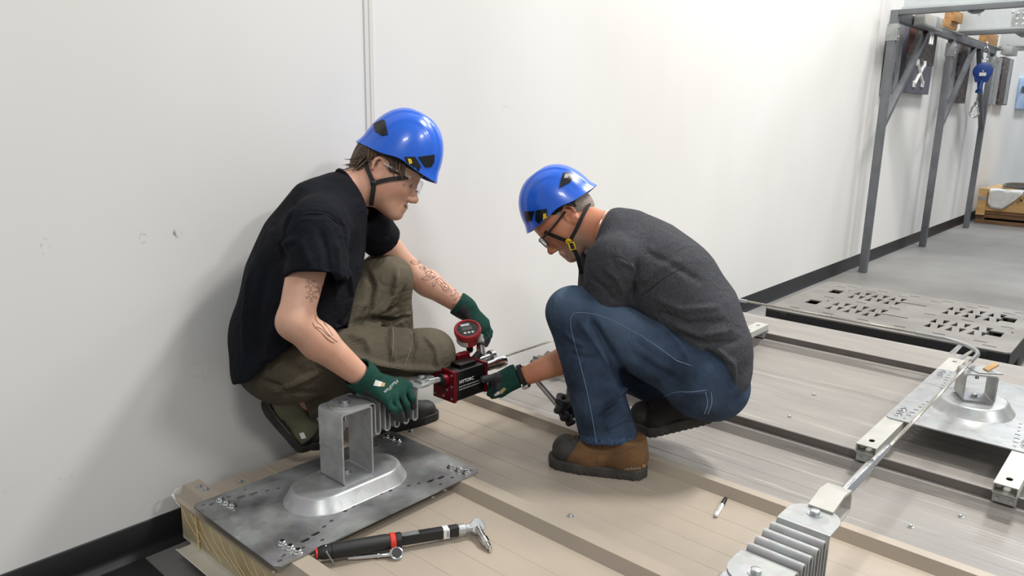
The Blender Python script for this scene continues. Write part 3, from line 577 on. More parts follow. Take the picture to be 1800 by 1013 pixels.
for x in (4.26, 4.32, 4.735, 5.10, 5.16):
    for k in range(6):
        y = YA + 0.10 + 0.19 * k + (0.05 if x in (4.32, 5.10) else 0); holes.append([(x - 0.006, y - 0.03), (x + 0.006, y - 0.03), (x + 0.006, y + 0.03), (x - 0.006, y + 0.03)])
mb = MB(); perforated(mb, [(X0 + 0.02, YA), (X1 - 0.02, YA), (X1, YA + 0.02), (X1, YB - 0.02), (X1 - 0.02, YB), (X0 + 0.02, YB), (X0, YB - 0.02), (X0, YA + 0.02)], holes, ZT - 0.008, ZT); mb.build('top_deck', 'pallet_grey', PLT)
mb = MB(); mb.box((X0 + 0.001, YA + 0.01, 0.10), (X0 + 0.012, YB - 0.01, ZT - 0.008)); mb.box((X1 - 0.012, YA + 0.01, 0.10), (X1 - 0.001, YB - 0.01, ZT - 0.008)); mb.box((X0 + 0.012, YA + 0.001, 0.10), (X1 - 0.012, YA + 0.012, ZT - 0.008)); mb.box((X0 + 0.012, YB - 0.012, 0.10), (X1 - 0.012, YB - 0.001, ZT - 0.008)); mb.build('skirt', 'pallet_black', PLT)
MB().box((X0 + 0.05, YA + 0.05, 0.09), (X1 - 0.05, YB - 0.05, 0.10)).build('under_tray', 'pallet_black', PLT)
for x in (4.27, 4.705, 5.14):
    for y in (0.59, 1.11, 1.63): MB().box((x - 0.06, y - 0.07, 0), (x + 0.06, y + 0.07, 0.16), 0.012).build('foot', 'pallet_black', PLT)
for y in (1.62, 0.62): MB().box((X0 - 0.006, y - 0.02, 0.15), (X0 + 0.004, y + 0.02, 0.185), 0.003).build('clip', 'pallet_black', PLT)

# ------------------------------------------------------------------ grey test frame
FR = tag(empty('test_frame'), 'tall grey square-tube steel test frame along the wall at right', 'steel frame')
FYY = 1.965; w = 0.03
for x in (6.76, 8.66, 10.65):
    MB().box((x - w, FYY - w, 0), (x + w, FYY + w, 2.135), 0.005).build('post', 'frame_grey', FR); MB().box((x - w, FYY - w - 2.6, 0), (x + w, FYY + w - 2.6, 2.135), 0.005).build('post', 'frame_grey', FR)
    MB().box((x - w, FYY - 2.6 + w, 2.095), (x + w, FYY - w, 2.135), 0.004).build('cross_beam', 'frame_grey', FR)
for y in (FYY, FYY - 2.6):
    for xa, xb in ((6.79, 8.63), (8.69, 10.62)): MB().box((xa, y - w + 0.002, 2.055), (xb, y + w - 0.002, 2.135), 0.004).build('long_beam', 'frame_grey', FR)
def brace(xa, za, xb, zb):
    d = unit(V(xb - xa, 0, zb - za)); Ln = math.hypot(xb - xa, zb - za); up = np.cross(V(0, 1, 0), d); R = np.stack([d, V(0, 1, 0), -up if False else np.cross(d, V(0, 1, 0))], 1)
    MB().box((0, -0.024, -0.024), (Ln, 0.024, 0.024), 0.004, R=R, o=(xa, FYY, za)).build('brace', 'frame_grey', FR)
brace(6.79, 1.24, 7.74, 2.06); brace(8.69, 1.24, 9.66, 2.06); brace(10.62, 1.22, 9.9, 2.06)
MB().tube([(6.76, 1.45, 2.096), (6.76, 1.42, 2.08), (6.76, 1.38, 2.08), (6.76, 1.35, 2.096)], 0.012, 8).build('lug', 'frame_grey', FR)
for x in (6.76, 8.66, 10.65):
    mb = MB(); mb.box((x - 0.033, FYY - 0.038, 1.90), (x - 0.028, FYY + 0.04, 2.03), 0.002); mb.box((x - 0.033, FYY - 0.043, 1.90), (x + 0.03, FYY - 0.036, 2.03), 0.002); c = mb.build('splice_bracket', 'galv_light', FR)
    for z in (1.93, 2.0): MB().cyl((x, FYY - 0.043, z), (x, FYY - 0.052, z), 0.009, n=6).build('bracket_bolt', 'steel', c)
PUL = ['white galvanised purlin above the nearest post of the grey frame', 'white galvanised purlin over the middle post of the grey frame', 'white galvanised purlin over the farthest post of the grey frame']
for i, x in enumerate((6.83, 8.75, 10.75)):
    mb = MB(); z0, z1 = 2.138, 2.42; mb.strip([(x - 0.05, 1.93, z0 + 0.018), (x - 0.05, 1.93, z0 + 0.002), (x, 1.93, z0 + 0.002), (x, 1.93, z1), (x + 0.05, 1.93, z1), (x + 0.05, 1.93, z1 - 0.02)], 0.004, (0, -2.6, 0))
    P_ = tag(empty('purlin_beam'), PUL[i], 'beam', 'purlins on the grey frame'); pw = mb.build('web', 'beam_galv', P_)
    for y in (1.78, 1.5, 1.2): MB().lathe((x - 0.002, y, z0 + 0.16), (-1, 0, 0), [(0.012, 0), (0.012, 0.004), (0.006, 0.009)], 8).build('bolt', 'chrome', P_)
    if i == 1:
        MB().prism([(x - 0.008, 1.46, 2.10), (x - 0.008, 1.50, 2.16), (x - 0.008, 1.50, 2.26), (x - 0.008, 1.45, 2.32), (x - 0.008, 1.20, 2.32), (x - 0.008, 1.20, 2.06), (x - 0.008, 1.40, 2.06)], (0.005, 0, 0)).build('gusset_plate', 'galv', P_)
        for y in (1.46, 1.41, 1.36):
            for z in (2.13, 2.18, 2.23, 2.28): MB().lathe((x - 0.008, y, z), (-1, 0, 0), [(0.012, 0), (0.012, 0.004), (0.006, 0.009)], 8).build('bolt', 'chrome', P_)
def block(lo, hi, label, m_='wood'): 
    return tag(MB().box(lo, hi, 0.004).build('timber_block', m_), label, 'timber block', 'timber packers on the frame')
block((8.16, 1.925, 2.1355), (8.62, 1.995, 2.205), 'long timber packer lying on the frame beam before middle purlin')
block((8.36, 1.90, 2.2055), (8.68, 1.99, 2.30), 'upper timber offcut stacked on the long packer')
block((9.95, 1.925, 2.1355), (10.60, 1.995, 2.26), 'thick timber packer on the frame beam near farthest post')
RA = tag(empty('frame_anchor'), 'cream folded absorber box hung on the beam near the closest post', 'anchor', 'anchors on the grey frame')
MB().box((7.14, 1.845, 2.062), (7.52, 1.925, 2.15), 0.004).build('anchor_box', 'rail_white', RA)
for k in range(5): MB().box((7.54 + 0.045 * k, 1.85, 2.065), (7.56 + 0.045 * k, 1.925, 2.16), 0.004).build('fold', 'galv', RA)
MB().box((7.15, 1.85, 2.053), (7.78, 1.93, 2.062)).build('anchor_arm', 'galv', RA)
mb = MB(); mb.tube([(7.56, 1.90, 2.06), (7.56, 1.885, 1.99), (7.54, 1.88, 1.93)], 0.014, 8); mb.tube([(7.62, 1.90, 2.06), (7.62, 1.885, 1.99), (7.60, 1.88, 1.93)], 0.014, 8); mb.build('hanging_strap', 'galv_light', RA)
RB = tag(empty('frame_anchor'), 'small grey anchor box at the far end of the frame cable', 'anchor', 'anchors on the grey frame')
MB().box((9.92, 1.66, 2.0), (10.28, 1.76, 2.085), 0.004).build('anchor_box', 'galv', RB); MB().box((10.1, 1.70, 2.085), (10.14, 1.74, 2.12), 0.003).build('anchor_lug', 'galv_light', RB); MB().box((10.26, 1.64, 2.08), (10.615, 1.70, 2.0905)).build('anchor_arm', 'galv', RB)
tag(MB().tube([(7.76, 1.89, 2.10), (7.95, 1.885, 2.105), (8.8, 1.84, 2.085), (9.92, 1.74, 2.05)], 0.006, 8).build('frame_cable', 'cable_steel'), 'thin steel cable stretched along the top of the grey frame', 'cable')

# self-retracting lifeline
SR = tag(empty('retractable_lifeline'), 'blue round self-retracting lifeline hanging from the grey frame with snap hook', 'retractable lifeline'); sc = V(9.84, 1.885, 1.82)
vd = unit(CAM - sc); vd[2] = 0; vd = unit(vd)
mb = MB(); mb.lathe(sc - vd * 0.035, vd, [(0.07, 0), (0.09, 0.006), (0.096, 0.02), (0.096, 0.05), (0.09, 0.064), (0.07, 0.07)], 28); hz = unit(np.cross(V(0, 0, 1), vd))
mb.prism([sc - vd * 0.03 + hz * 0.085 - V(0, 0, 0.03), sc - vd * 0.03 - hz * 0.085 - V(0, 0, 0.03), sc - vd * 0.03 - hz * 0.06 - V(0, 0, 0.115), sc - vd * 0.03 + hz * 0.06 - V(0, 0, 0.115)], vd * 0.06); mb.build('housing', 'blue_plastic', SR)
mb = MB(); mb.prism([sc + vd * 0.036 + hz * 0.035 - V(0, 0, 0.05), sc + vd * 0.036 - hz * 0.03 - V(0, 0, 0.05), sc + vd * 0.036 - hz * 0.03 - V(0, 0, 0.015), sc + vd * 0.036 + hz * 0.035 - V(0, 0, 0.015)], vd * 0.002); mb.build('rating_label', 'label_white', SR)
MB().lathe(sc + vd * 0.033, vd, [(0.012, 0), (0.012, 0.006), (0.007, 0.01)], 12).build('centre_bolt', 'chrome', SR)
mb = MB(); mb.tube([sc + V(0, 0, 0.09) + hz * 0.03, sc + V(0, 0, 0.125) + hz * 0.03, sc + V(0, 0, 0.135), sc + V(0, 0, 0.125) - hz * 0.03, sc + V(0, 0, 0.09) - hz * 0.03], 0.009, 8); mb.build('swivel_eye', 'steel', SR)
mb = MB()
ring = [sc + V(0, 0, 0.19) + hz * 0.028 * math.cos(a) + V(0, 0, 0.065) * math.sin(a) for a in np.linspace(0, 2 * math.pi, 16, endpoint=False)]; mb.tube(ring, 0.008, 8, closed=True)
ring = [sc + V(0, 0, 0.27) + vd * 0.03 * math.cos(a) + V(0, 0, 0.045) * math.sin(a) for a in np.linspace(0, 2 * math.pi, 14, endpoint=False)]; mb.tube(ring, 0.008, 8, closed=True); mb.build('carabiner', 'chrome', SR)
h0 = V(9.725, 1.885, 1.40); nk = V(9.79, 1.885, 1.60); mb = MB(); mb.cyl(sc - V(0.01, 0, 0.11), nk + V(0, 0, 0.02), 0.028, 0.022, n=12); mb.cyl(nk + V(0, 0, 0.02), nk - V(0, 0, 0.01), 0.034, n=12); mb.build('outlet_boot', 'blue_plastic', SR)
MB().tube([nk, nk * 0.4 + h0 * 0.6 + V(0, 0, 0.03), h0 + V(0.03, 0, 0.08)], 0.006, 6).build('wire_rope', 'cable_steel', SR)
mb = MB(); mb.tube([h0 + V(0.035, 0, 0.09), h0 + V(0.03, 0, 0.05)], 0.02, 10); ring = [h0 + hz * 0.04 * math.cos(a) * (1.2 if math.sin(a) < 0 else 0.8) + V(0, 0, 0.065) * math.sin(a) - V(0, 0, 0.01) for a in np.linspace(0, 2 * math.pi, 18, endpoint=False)]; mb.tube(ring, 0.009, 8, closed=True); mb.build('snap_hook', 'chrome', SR)

# sample boards on the wall
def board(x0, x1, z0, z1, mname, label, top=None):
    B = tag(empty('display_board'), label, 'display board', 'boards on the wall behind the frame'); MB().box((x0, WY - 0.06, z0), (x1, WY - 0.004, z1), 0.003).build('panel', mname, B); return B
B1 = board(7.52, 8.40, 1.53, 2.10, 'poster_purple', 'purple display board with white crossed tools on wall behind nearest brace')
MB().box((7.50, WY - 0.064, 1.80), (8.42, WY - 0.0605, 2.10)).build('photo_print', 'poster_dark', B1); MB().box((7.50, WY - 0.068, 1.86), (7.66, WY - 0.0645, 2.08)).build('brick_print', 'poster_brown', B1)
mb = MB()
for a, b_ in (((7.86, 1.80), (8.12, 1.62)), ((8.10, 1.80), (7.84, 1.61))):
    mb.tube([(a[0], WY - 0.064, a[1]), (b_[0], WY - 0.064, b_[1])], 0.018, 8)
    for q in (a, b_): mb.box((q[0] - 0.045, WY - 0.07, q[1] - 0.03), (q[0] + 0.045, WY - 0.0605, q[1] + 0.03), 0.006)
mb.build('crossed_tools', 'label_white', B1)
B2 = board(9.45, 10.0, 1.48, 2.11, 'poster_dark', 'grey photo display board on wall behind the middle frame post'); MB().box((9.75, WY - 0.066, 1.95), (9.95, WY - 0.0605, 2.08)).build('photo_print', 'galv_light', B2)
B3 = board(11.85, 12.5, 1.51, 2.11, 'poster_dark', 'dark photo display board on wall past the farthest post'); MB().box((12.2, WY - 0.066, 1.52), (12.42, WY - 0.0605, 2.10)).build('photo_print', 'galv_light', B3)
B4 = board(13.5, 14.4, 1.48, 1.92, 'poster_blue', 'pale blue display board with black band at right edge'); MB().box((13.45, WY - 0.066, 1.71), (14.42, WY - 0.0605, 1.80)).build('black_band', 'black_plastic', B4)
for i, (x0, x1) in enumerate(((7.06, 7.40), (9.1, 9.42), (11.35, 11.8))):
    s = tag(empty('sample_strip'), ['bright galvanised sample strip hung beside the nearest frame post', 'bright galvanised sample strip hung beside the middle frame post', 'bright galvanised sample strip hung beside the farthest frame post'][i], 'sheet sample', 'metal samples on the wall')
    mb = MB(); mb.strip([(x0, WY - 0.01, 1.5), (x0, WY - 0.045, 1.5), (x0 + 0.08, WY - 0.045, 1.5), (x0 + 0.10, WY - 0.03, 1.5), (x0 + 0.2, WY - 0.03, 1.5), (x0 + 0.22, WY - 0.045, 1.5), (x1, WY - 0.045, 1.5), (x1, WY - 0.01, 1.5)], 0.003, (0, 0, 0.585)); mb.build('sheet', 'galv_light', s)
    MB().lathe(((x0 + x1) / 2, WY - 0.047, 2.04), (0, -1, 0), [(0.015, 0), (0.015, 0.004), (0.007, 0.01)], 10).build('hanging_bolt', 'chrome', s)

# crate on pallet
CR_ = tag(empty('wooden_crate'), 'pale plywood crate on a brown pallet at the far right', 'crate'); cx0 = 11.3
for z0, z1, mt in ((0.0, 0.045, 'wood_dark'), (0.075, 0.13, 'wood_dark')):
    MB().box((cx0 + 0.02, 0.7, z0), (cx0 + 1.2, 2.0, z1), 0.004).build('pallet_deck', mt, CR_)
for y in (0.72, 1.32, 1.9): MB().box((cx0 + 0.02, y, 0.045), (cx0 + 1.2, y + 0.09, 0.075)).build('pallet_runner', 'wood_dark', CR_)
MB().box((cx0 + 0.01, 0.7, 0.13), (cx0 + 1.2, 1.99, 0.16)).build('crate_base', 'wood_dark', CR_)
MB().box((cx0, 0.7, 0.17), (cx0 + 0.03, 1.9, 0.42), 0.003).build('front_board', 'wood_pale', CR_)
MB().box((cx0 - 0.02, 1.9, 0.11), (cx0 + 0.08, 2.0, 0.45), 0.004).build('corner_post', 'wood_pale', CR_)
MB().box((cx0 - 0.02, 1.29, 0.06), (cx0 + 0.08, 1.36, 0.2), 0.004).build('corner_post', 'wood_pale', CR_)
MB().box((cx0 + 0.03, 0.7, 0.16), (cx0 + 1.2, 2.0, 0.43)).build('crate_body', 'wood_pale', CR_)
MB().box((cx0 - 0.023, 1.905, 0.30), (cx0 - 0.0195, 1.995, 0.345)).build('strap_mark', 'galv_light', CR_)
for y, z, r in ((1.56, 0.30, 0.012), (1.53, 0.33, 0.02), (1.50, 0.36, 0.012)): MB().lathe((cx0 + 0.001, y, z), (-1, 0, 0), [(r, 0), (r, 0.002), (r * 0.5, 0.003)], 10).build('wood_knot', 'poster_brown', CR_)
mb = MB(); g = []; nx, nz = 22, 12; vs = []
for i in range(nx + 1):
    for j in range(nz + 1):
        u, v = i / nx, j / nz; y = 1.88 - 0.36 * u; drop = (0.235 - 0.22 * max(0, u - 0.45) ** 1.2 * 1.9) * min(1, 0.72 + 2.5 * u); s = v * (drop + 0.16); 
        if s < 0.16: p = (cx0 + 0.15 - s, y, 0.445 + 0.006 * math.sin(9 * u + 5 * v))
        else: p = (cx0 - 0.026 - 0.012 * math.sin(11 * u + 3 * v) * v - 0.004, y, 0.44 - (s - 0.16))
        vs.append(p)
fs = [(i * (nz + 1) + j, (i + 1) * (nz + 1) + j, (i + 1) * (nz + 1) + j + 1, i * (nz + 1) + j + 1) for i in range(nx) for j in range(nz)]
mb.add(vs, fs); tp = mb.build('white_tarp', 'tarp', ang=80); so = tp.modifiers.new('t', 'SOLIDIFY'); so.thickness = 0.004; tag(tp, 'crumpled white plastic sheet draped over the crate front', 'plastic sheet')
CO = tag(empty('cable_coil'), 'flat coil of grey cable lying on top of the crate', 'cable coil')
for k in range(4):
    R_ = 0.40 - 0.03 * (k % 2); MB().tube([(cx0 + 0.47 + R_ * 0.8 * math.cos(a), 1.42 + R_ * math.sin(a), 0.455 + 0.014 * k) for a in np.linspace(0, 2 * math.pi, 36, endpoint=False)], 0.009, 6, closed=True).build('coil_turn', 'seam_metal' if k % 2 else 'galv_dark', CO)

# ================================================================== PEOPLE
# ------------------------------------------------------------------ signed-distance modelling
class Field:
    def __init__(s, lo, hi, h):
        s.h = h; s.lo = np.array(lo, np.float32); n = np.ceil((np.array(hi) - np.array(lo)) / h).astype(int) + 1; s.n = n
        s.ax = [(s.lo[i] + h * np.arange(n[i])).astype(np.float32) for i in range(3)]; s.f = np.full(n, 0.25, np.float32)
    def region(s, lo, hi):
        sl = []
        for i in range(3):
            a = int(max(0, math.floor((lo[i] - s.lo[i]) / s.h))); b_ = int(min(s.n[i], math.ceil((hi[i] - s.lo[i]) / s.h) + 1)); sl.append(slice(a, max(a, b_)))
        return tuple(sl)
    def apply(s, fn, lo, hi, k=0.02, op='add'):
        sl = s.region(lo, hi)
        if any(q.stop <= q.start for q in sl): return
        X = s.ax[0][sl[0]][:, None, None]; Y = s.ax[1][sl[1]][None, :, None]; Z = s.ax[2][sl[2]][None, None, :]
        d = fn(X, Y, Z); f = s.f[sl]
        if op == 'add': a, b_ = f, d
        else: a, b_ = -f, d
        hh = np.maximum(k - np.abs(a - b_), 0) / max(k, 1e-6); r = np.minimum(a, b_) - hh * hh * k * 0.25
        s.f[sl] = r if op == 'add' else -r
    def mesh(s):
        f = s.f; neg = f < 0; n = s.n; c = np.zeros(n - 1, np.int16)
        for dx in (0, 1):
            for dy in (0, 1):
                for dz in (0, 1): c += neg[dx:n[0] - 1 + dx, dy:n[1] - 1 + dy, dz:n[2] - 1 + dz]
        act = (c > 0) & (c < 8); idx = -np.ones(n - 1, np.int64); I = np.argwhere(act); idx[act] = np.arange(len(I))
        acc = np.zeros((len(I), 3)); cnt = np.zeros(len(I))
        cor = [(a, b_, d) for a in (0, 1) for b_ in (0, 1) for d in (0, 1)]
        vals = {q: f[I[:, 0] + q[0], I[:, 1] + q[1], I[:, 2] + q[2]] for q in cor}
        for q in cor:
            for ax in range(3):
                if q[ax] == 0:
                    q2 = list(q); q2[ax] = 1; q2 = tuple(q2); v0, v1 = vals[q], vals[q2]; m = (v0 < 0) != (v1 < 0); t = np.where(m, v0 / np.where(m, v0 - v1, 1), 0)
                    P = np.tile(np.array(q, float), (len(I), 1)); P[:, ax] += t; acc[m] += P[m]; cnt[m] += 1
        Vv = s.lo + s.h * (I + acc / cnt[:, None]); F = []
        for ax in range(3):
            sl0 = [slice(None)] * 3; sl1 = [slice(None)] * 3; sl0[ax] = slice(0, -1); sl1[ax] = slice(1, None)
            ch = neg[tuple(sl0)] != neg[tuple(sl1)]; E_ = np.argwhere(ch); o1, o2 = [(1, 2), (2, 0), (0, 1)][ax]
            E_ = E_[(E_[:, o1] > 0) & (E_[:, o2] > 0) & (E_[:, o1] < n[o1] - 1) & (E_[:, o2] < n[o2] - 1)]
            d1 = np.zeros(3, int); d1[o1] = 1; d2 = np.zeros(3, int); d2[o2] = 1
            g = lambda e: idx[e[:, 0], e[:, 1], e[:, 2]]
            q = np.stack([g(E_), g(E_ - d1), g(E_ - d1 - d2), g(E_ - d2)], 1); flip = ~neg[E_[:, 0], E_[:, 1], E_[:, 2]]; q[flip] = q[flip][:, ::-1]; F.append(q)
        return Vv, np.concatenate(F)
def cone(a, b_, ra, rb=None, side=None, w=1.0, k=0.02, op='add'):
    a = np.array(a, float); b_ = np.array(b_, float); rb = ra if rb is None else rb; ab = b_ - a; L2 = max(ab @ ab, 1e-9); sd = None if side is None else unit(side)
    def fn(X, Y, Z):
        x, y, z = X - a[0], Y - a[1], Z - a[2]; t = np.clip((x * ab[0] + y * ab[1] + z * ab[2]) / L2, 0, 1)
        x = x - t * ab[0]; y = y - t * ab[1]; z = z - t * ab[2]
        if sd is not None:
            qs = (x * sd[0] + y * sd[1] + z * sd[2]) * (1 / w - 1); x = x + sd[0] * qs; y = y + sd[1] * qs; z = z + sd[2] * qs
        return np.sqrt(x * x + y * y + z * z) - (ra + (rb - ra) * t)
    R = max(ra, rb) * max(w, 1) + k + 0.02; return (fn, np.minimum(a, b_) - R, np.maximum(a, b_) + R, k, op)
def ell(c, rad, M=None, k=0.02, op='add'):
    c = np.array(c, float); rad = np.array(rad, float); M = np.eye(3) if M is None else np.array(M)
    def fn(X, Y, Z):
        x, y, z = X - c[0], Y - c[1], Z - c[2]; q = [(x * M[0, i] + y * M[1, i] + z * M[2, i]) / rad[i] for i in range(3)]
        r = np.sqrt(q[0] ** 2 + q[1] ** 2 + q[2] ** 2); g = np.sqrt(sum((q[i] / rad[i]) ** 2 for i in range(3))) + 1e-6; return r * (r - 1) / g
    R = rad.max() + k + 0.02; return (fn, c - R, c + R, k, op)
def half(p, nrm, k=0.004):
    """cut away the side the normal points to"""
    p = np.array(p, float); nn = unit(nrm); return (lambda X, Y, Z: -((X - p[0]) * nn[0] + (Y - p[1]) * nn[1] + (Z - p[2]) * nn[2]), p - 9, p + 9, k, 'cut')
def halfloc(p, nrm, R, k=0.004):
    """plane cut limited to a ball of radius R round p"""
    p = np.array(p, float); nn = unit(nrm)
    def fn(X, Y, Z):
        x, y, z = X - p[0], Y - p[1], Z - p[2]; return np.maximum(-(x * nn[0] + y * nn[1] + z * nn[2]), np.sqrt(x * x + y * y + z * z) - R)
    return (fn, p - R - 0.03, p + R + 0.03, k, 'cut')
def sdf(prims, h, noise=None):
    lo = np.min([p[1] for p in prims if p[4] == 'add'], 0); hi = np.max([p[2] for p in prims if p[4] == 'add'], 0); F = Field(lo, hi, h)
    for p in prims: F.apply(*p)
    if noise:
        X, Y, Z = np.meshgrid(*F.ax, indexing='ij', sparse=True); m = np.abs(F.f) < 0.03
        for amp, fx, fy, fz, ph in noise: F.f += (m * amp * np.sin(fx * X + fy * Y + fz * Z + ph + 1.7 * np.sin(0.37 * (fx * Z - fz * Y) + ph))).astype(np.float32)
    return F.mesh()
def vnormals(Vv, F):
    fn = np.cross(Vv[F[:, 2]] - Vv[F[:, 0]], Vv[F[:, 3]] - Vv[F[:, 1]]); N_ = np.zeros_like(Vv)
    for i in range(4): np.add.at(N_, F[:, i], fn)
    return N_ / (np.linalg.norm(N_, axis=1)[:, None] + 1e-12)
def relax(Vv, F, it=1, lam=0.5):
    for _ in range(it):
        S_ = np.zeros_like(Vv); C_ = np.zeros(len(Vv))
        for i in range(4):
            a, b_ = F[:, i], F[:, (i + 1) % 4]; np.add.at(S_, a, Vv[b_]); np.add.at(S_, b_, Vv[a]); np.add.at(C_, a, 1); np.add.at(C_, b_, 1)
        Vv = Vv + lam * (S_ / C_[:, None] - Vv)
    return Vv
def bvh_of(Vv, F): return BVHTree.FromPolygons([tuple(v) for v in Vv], [tuple(int(i) for i in f) for f in F])
def hits(bvh, pxs, step=4, maxgap=None):
    """points of a surface seen along a pixel polyline, with normals"""
    out = []
    for (x0, y0), (x1, y1) in zip(pxs[:-1], pxs[1:]):
        n = max(1, int(math.hypot(x1 - x0, y1 - y0) / step))
        for k in range(n + 1):
            if k == 0 and out: continue
            t = k / n; d = Vector(unit(ray(x0 + (x1 - x0) * t, y0 + (y1 - y0) * t))); h = bvh.ray_cast(Vector(CAM), d)
            if h[0] is not None: out.append((np.array(h[0]), np.array(h[1])))
    return out
def strokes(Vv, F, lst, gain=1.6):
    """sculpt folds: each (pixel polyline, width, amplitude) pushes the surface along its normal"""
    b_ = bvh_of(Vv, F); N_ = vnormals(Vv, F); D = np.zeros(len(Vv))
    for pxs, wd, amp in lst:
        H = hits(b_, pxs, 5)
        if len(H) < 2: continue
        P = np.array([q[0] for q in H]); lo = P.min(0) - 3 * wd; hi = P.max(0) + 3 * wd; m = np.where(np.all((Vv > lo) & (Vv < hi), 1))[0]
        if len(m) == 0: continue
        best = np.full(len(m), 9.0); ends = np.ones(len(m)); n = len(P)
        for i in range(n - 1):
            a, ab = P[i], P[i + 1] - P[i]; t = np.clip(((Vv[m] - a) @ ab) / (ab @ ab + 1e-12), 0, 1); d = np.linalg.norm(Vv[m] - a - t[:, None] * ab, axis=1)
            u = (i + t) / (n - 1); e = np.minimum(1, np.minimum(u, 1 - u) * 5 + 0.1); c = d < best; best[c] = d[c]; ends[c] = e[c]
        D[m] += gain * amp * ends * np.exp(-(best / wd) ** 2)
    return Vv + N_ * D[:, None]
def to_obj(name, Vv, F, mats, parent=None, midx=None, attr=None):
    me = bpy.data.meshes.new(name); me.vertices.add(len(Vv)); me.vertices.foreach_set('co', np.ascontiguousarray(Vv, np.float32).ravel())
    me.loops.add(F.size); me.loops.foreach_set('vertex_index', F.ravel().astype(np.int32)); me.polygons.add(len(F))
    me.polygons.foreach_set('loop_start', (np.arange(len(F)) * 4).astype(np.int32)); me.update(calc_edges=True)
    for m_ in mats: me.materials.append(MATS[m_] if isinstance(m_, str) else m_)
    if midx is not None: me.polygons.foreach_set('material_index', np.asarray(midx, np.int32))
    me.polygons.foreach_set('use_smooth', np.ones(len(F), bool)); me.validate()
    if attr:
        for k_, v_ in attr.items(): a = me.attributes.new(k_, 'FLOAT', 'POINT'); a.data.foreach_set('value', np.asarray(v_, np.float32))
    return link(name, me, parent)
def chaikin(p, it=2):
    for _ in range(it):
        q = [p[0]]
        for a, c in zip(p[:-1], p[1:]): q += [(a[0] * 0.75 + c[0] * 0.25, a[1] * 0.75 + c[1] * 0.25), (a[0] * 0.25 + c[0] * 0.75, a[1] * 0.25 + c[1] * 0.75)]
        p = q + [p[-1]]
    return p
def seam(name, bvh, pxs, r, mname, parent, lift=0.0005, flat=0.6, dash=None):
    H = hits(bvh, chaikin(pxs), 4)
    if len(H) < 2: return None
    mb = MB()
    if dash is None: mb.tube([p + n_ * lift for p, n_ in H], r, 6, flat=flat)
    else:
        for i in range(0, len(H) - 1, dash): mb.tube([H[i][0] + H[i][1] * lift, H[i + 1][0] + H[i + 1][1] * lift], r, 5)
    return mb.build(name, mname, parent, ang=80)
def patch(name, bvh, poly, mname, parent, th=0.002, step=4.0, lift=0.0003):
    """thin raised piece following a surface, outlined in pixels"""
    xs = [p[0] for p in poly]; ys = [p[1] for p in poly]; ring = []
    for (x0, y0), (x1, y1) in zip(poly, poly[1:] + poly[:1]):
        n = max(1, int(math.hypot(x1 - x0, y1 - y0) / step)); ring += [(x0 + (x1 - x0) * k / n, y0 + (y1 - y0) * k / n) for k in range(n)]
    pts = list(ring); n0 = len(ring)
    y = min(ys) + step / 2
    while y < max(ys):
        x = min(xs) + step / 2
        while x < max(xs):
            if inside((x, y), poly) and min(math.hypot(x - a, y - c) for a, c in ring) > step * 0.5: pts.append((x, y))
            x += step
        y += step
    V2, E2, F2, *_ = mgeo.delaunay_2d_cdt([Vector(p) for p in pts], [(i, (i + 1) % n0) for i in range(n0)], [], 1, 1e-5)
    top = []; bot = []; ok = []
    for p in V2:
        h = bvh.ray_cast(Vector(CAM), Vector(unit(ray(p[0], p[1])))); ok.append(h[0] is not None)
        if h[0] is None: top.append((0, 0, 0)); bot.append((0, 0, 0)); continue
        P, n_ = np.array(h[0]), np.array(h[1]); top.append(P + n_ * (th + lift)); bot.append(P - n_ * 0.001)
    fs = [tuple(f) for f in F2 if all(ok[i] for i in f) and max(np.linalg.norm(np.array(top[f[i]]) - np.array(top[f[i - 1]])) for i in range(len(f))) < 0.012 * step]
    if not fs: return None
    par_ = {}
    def fd_(i):
        while par_.setdefault(i, i) != i: i = par_[i]
        return i
    for f in fs:
        for i in f[1:]: par_[fd_(i)] = fd_(f[0])
    cn_ = {}
    for f in fs: cn_[fd_(f[0])] = cn_.get(fd_(f[0]), 0) + 1
    big = max(cn_, key=cn_.get); fs = [f for f in fs if fd_(f[0]) == big]
    us = sorted({i for f in fs for i in f}); rm = {i: k for k, i in enumerate(us)}; top = [top[i] for i in us]; bot = [bot[i] for i in us]; fs = [tuple(rm[i] for i in f) for f in fs]
    mb = MB(); n = len(us); cnt = {}
    for f in fs:
        for i in range(len(f)): e = (f[i], f[(i + 1) % len(f)]); cnt[tuple(sorted(e))] = cnt.get(tuple(sorted(e)), 0) + 1
    mb.add(top + bot, fs + [tuple(i + n for i in f[::-1]) for f in fs] + [(a, c, c + n, a + n) for (a, c), q in cnt.items() if q == 1])
    return mb.build(name, mname, parent, ang=50)

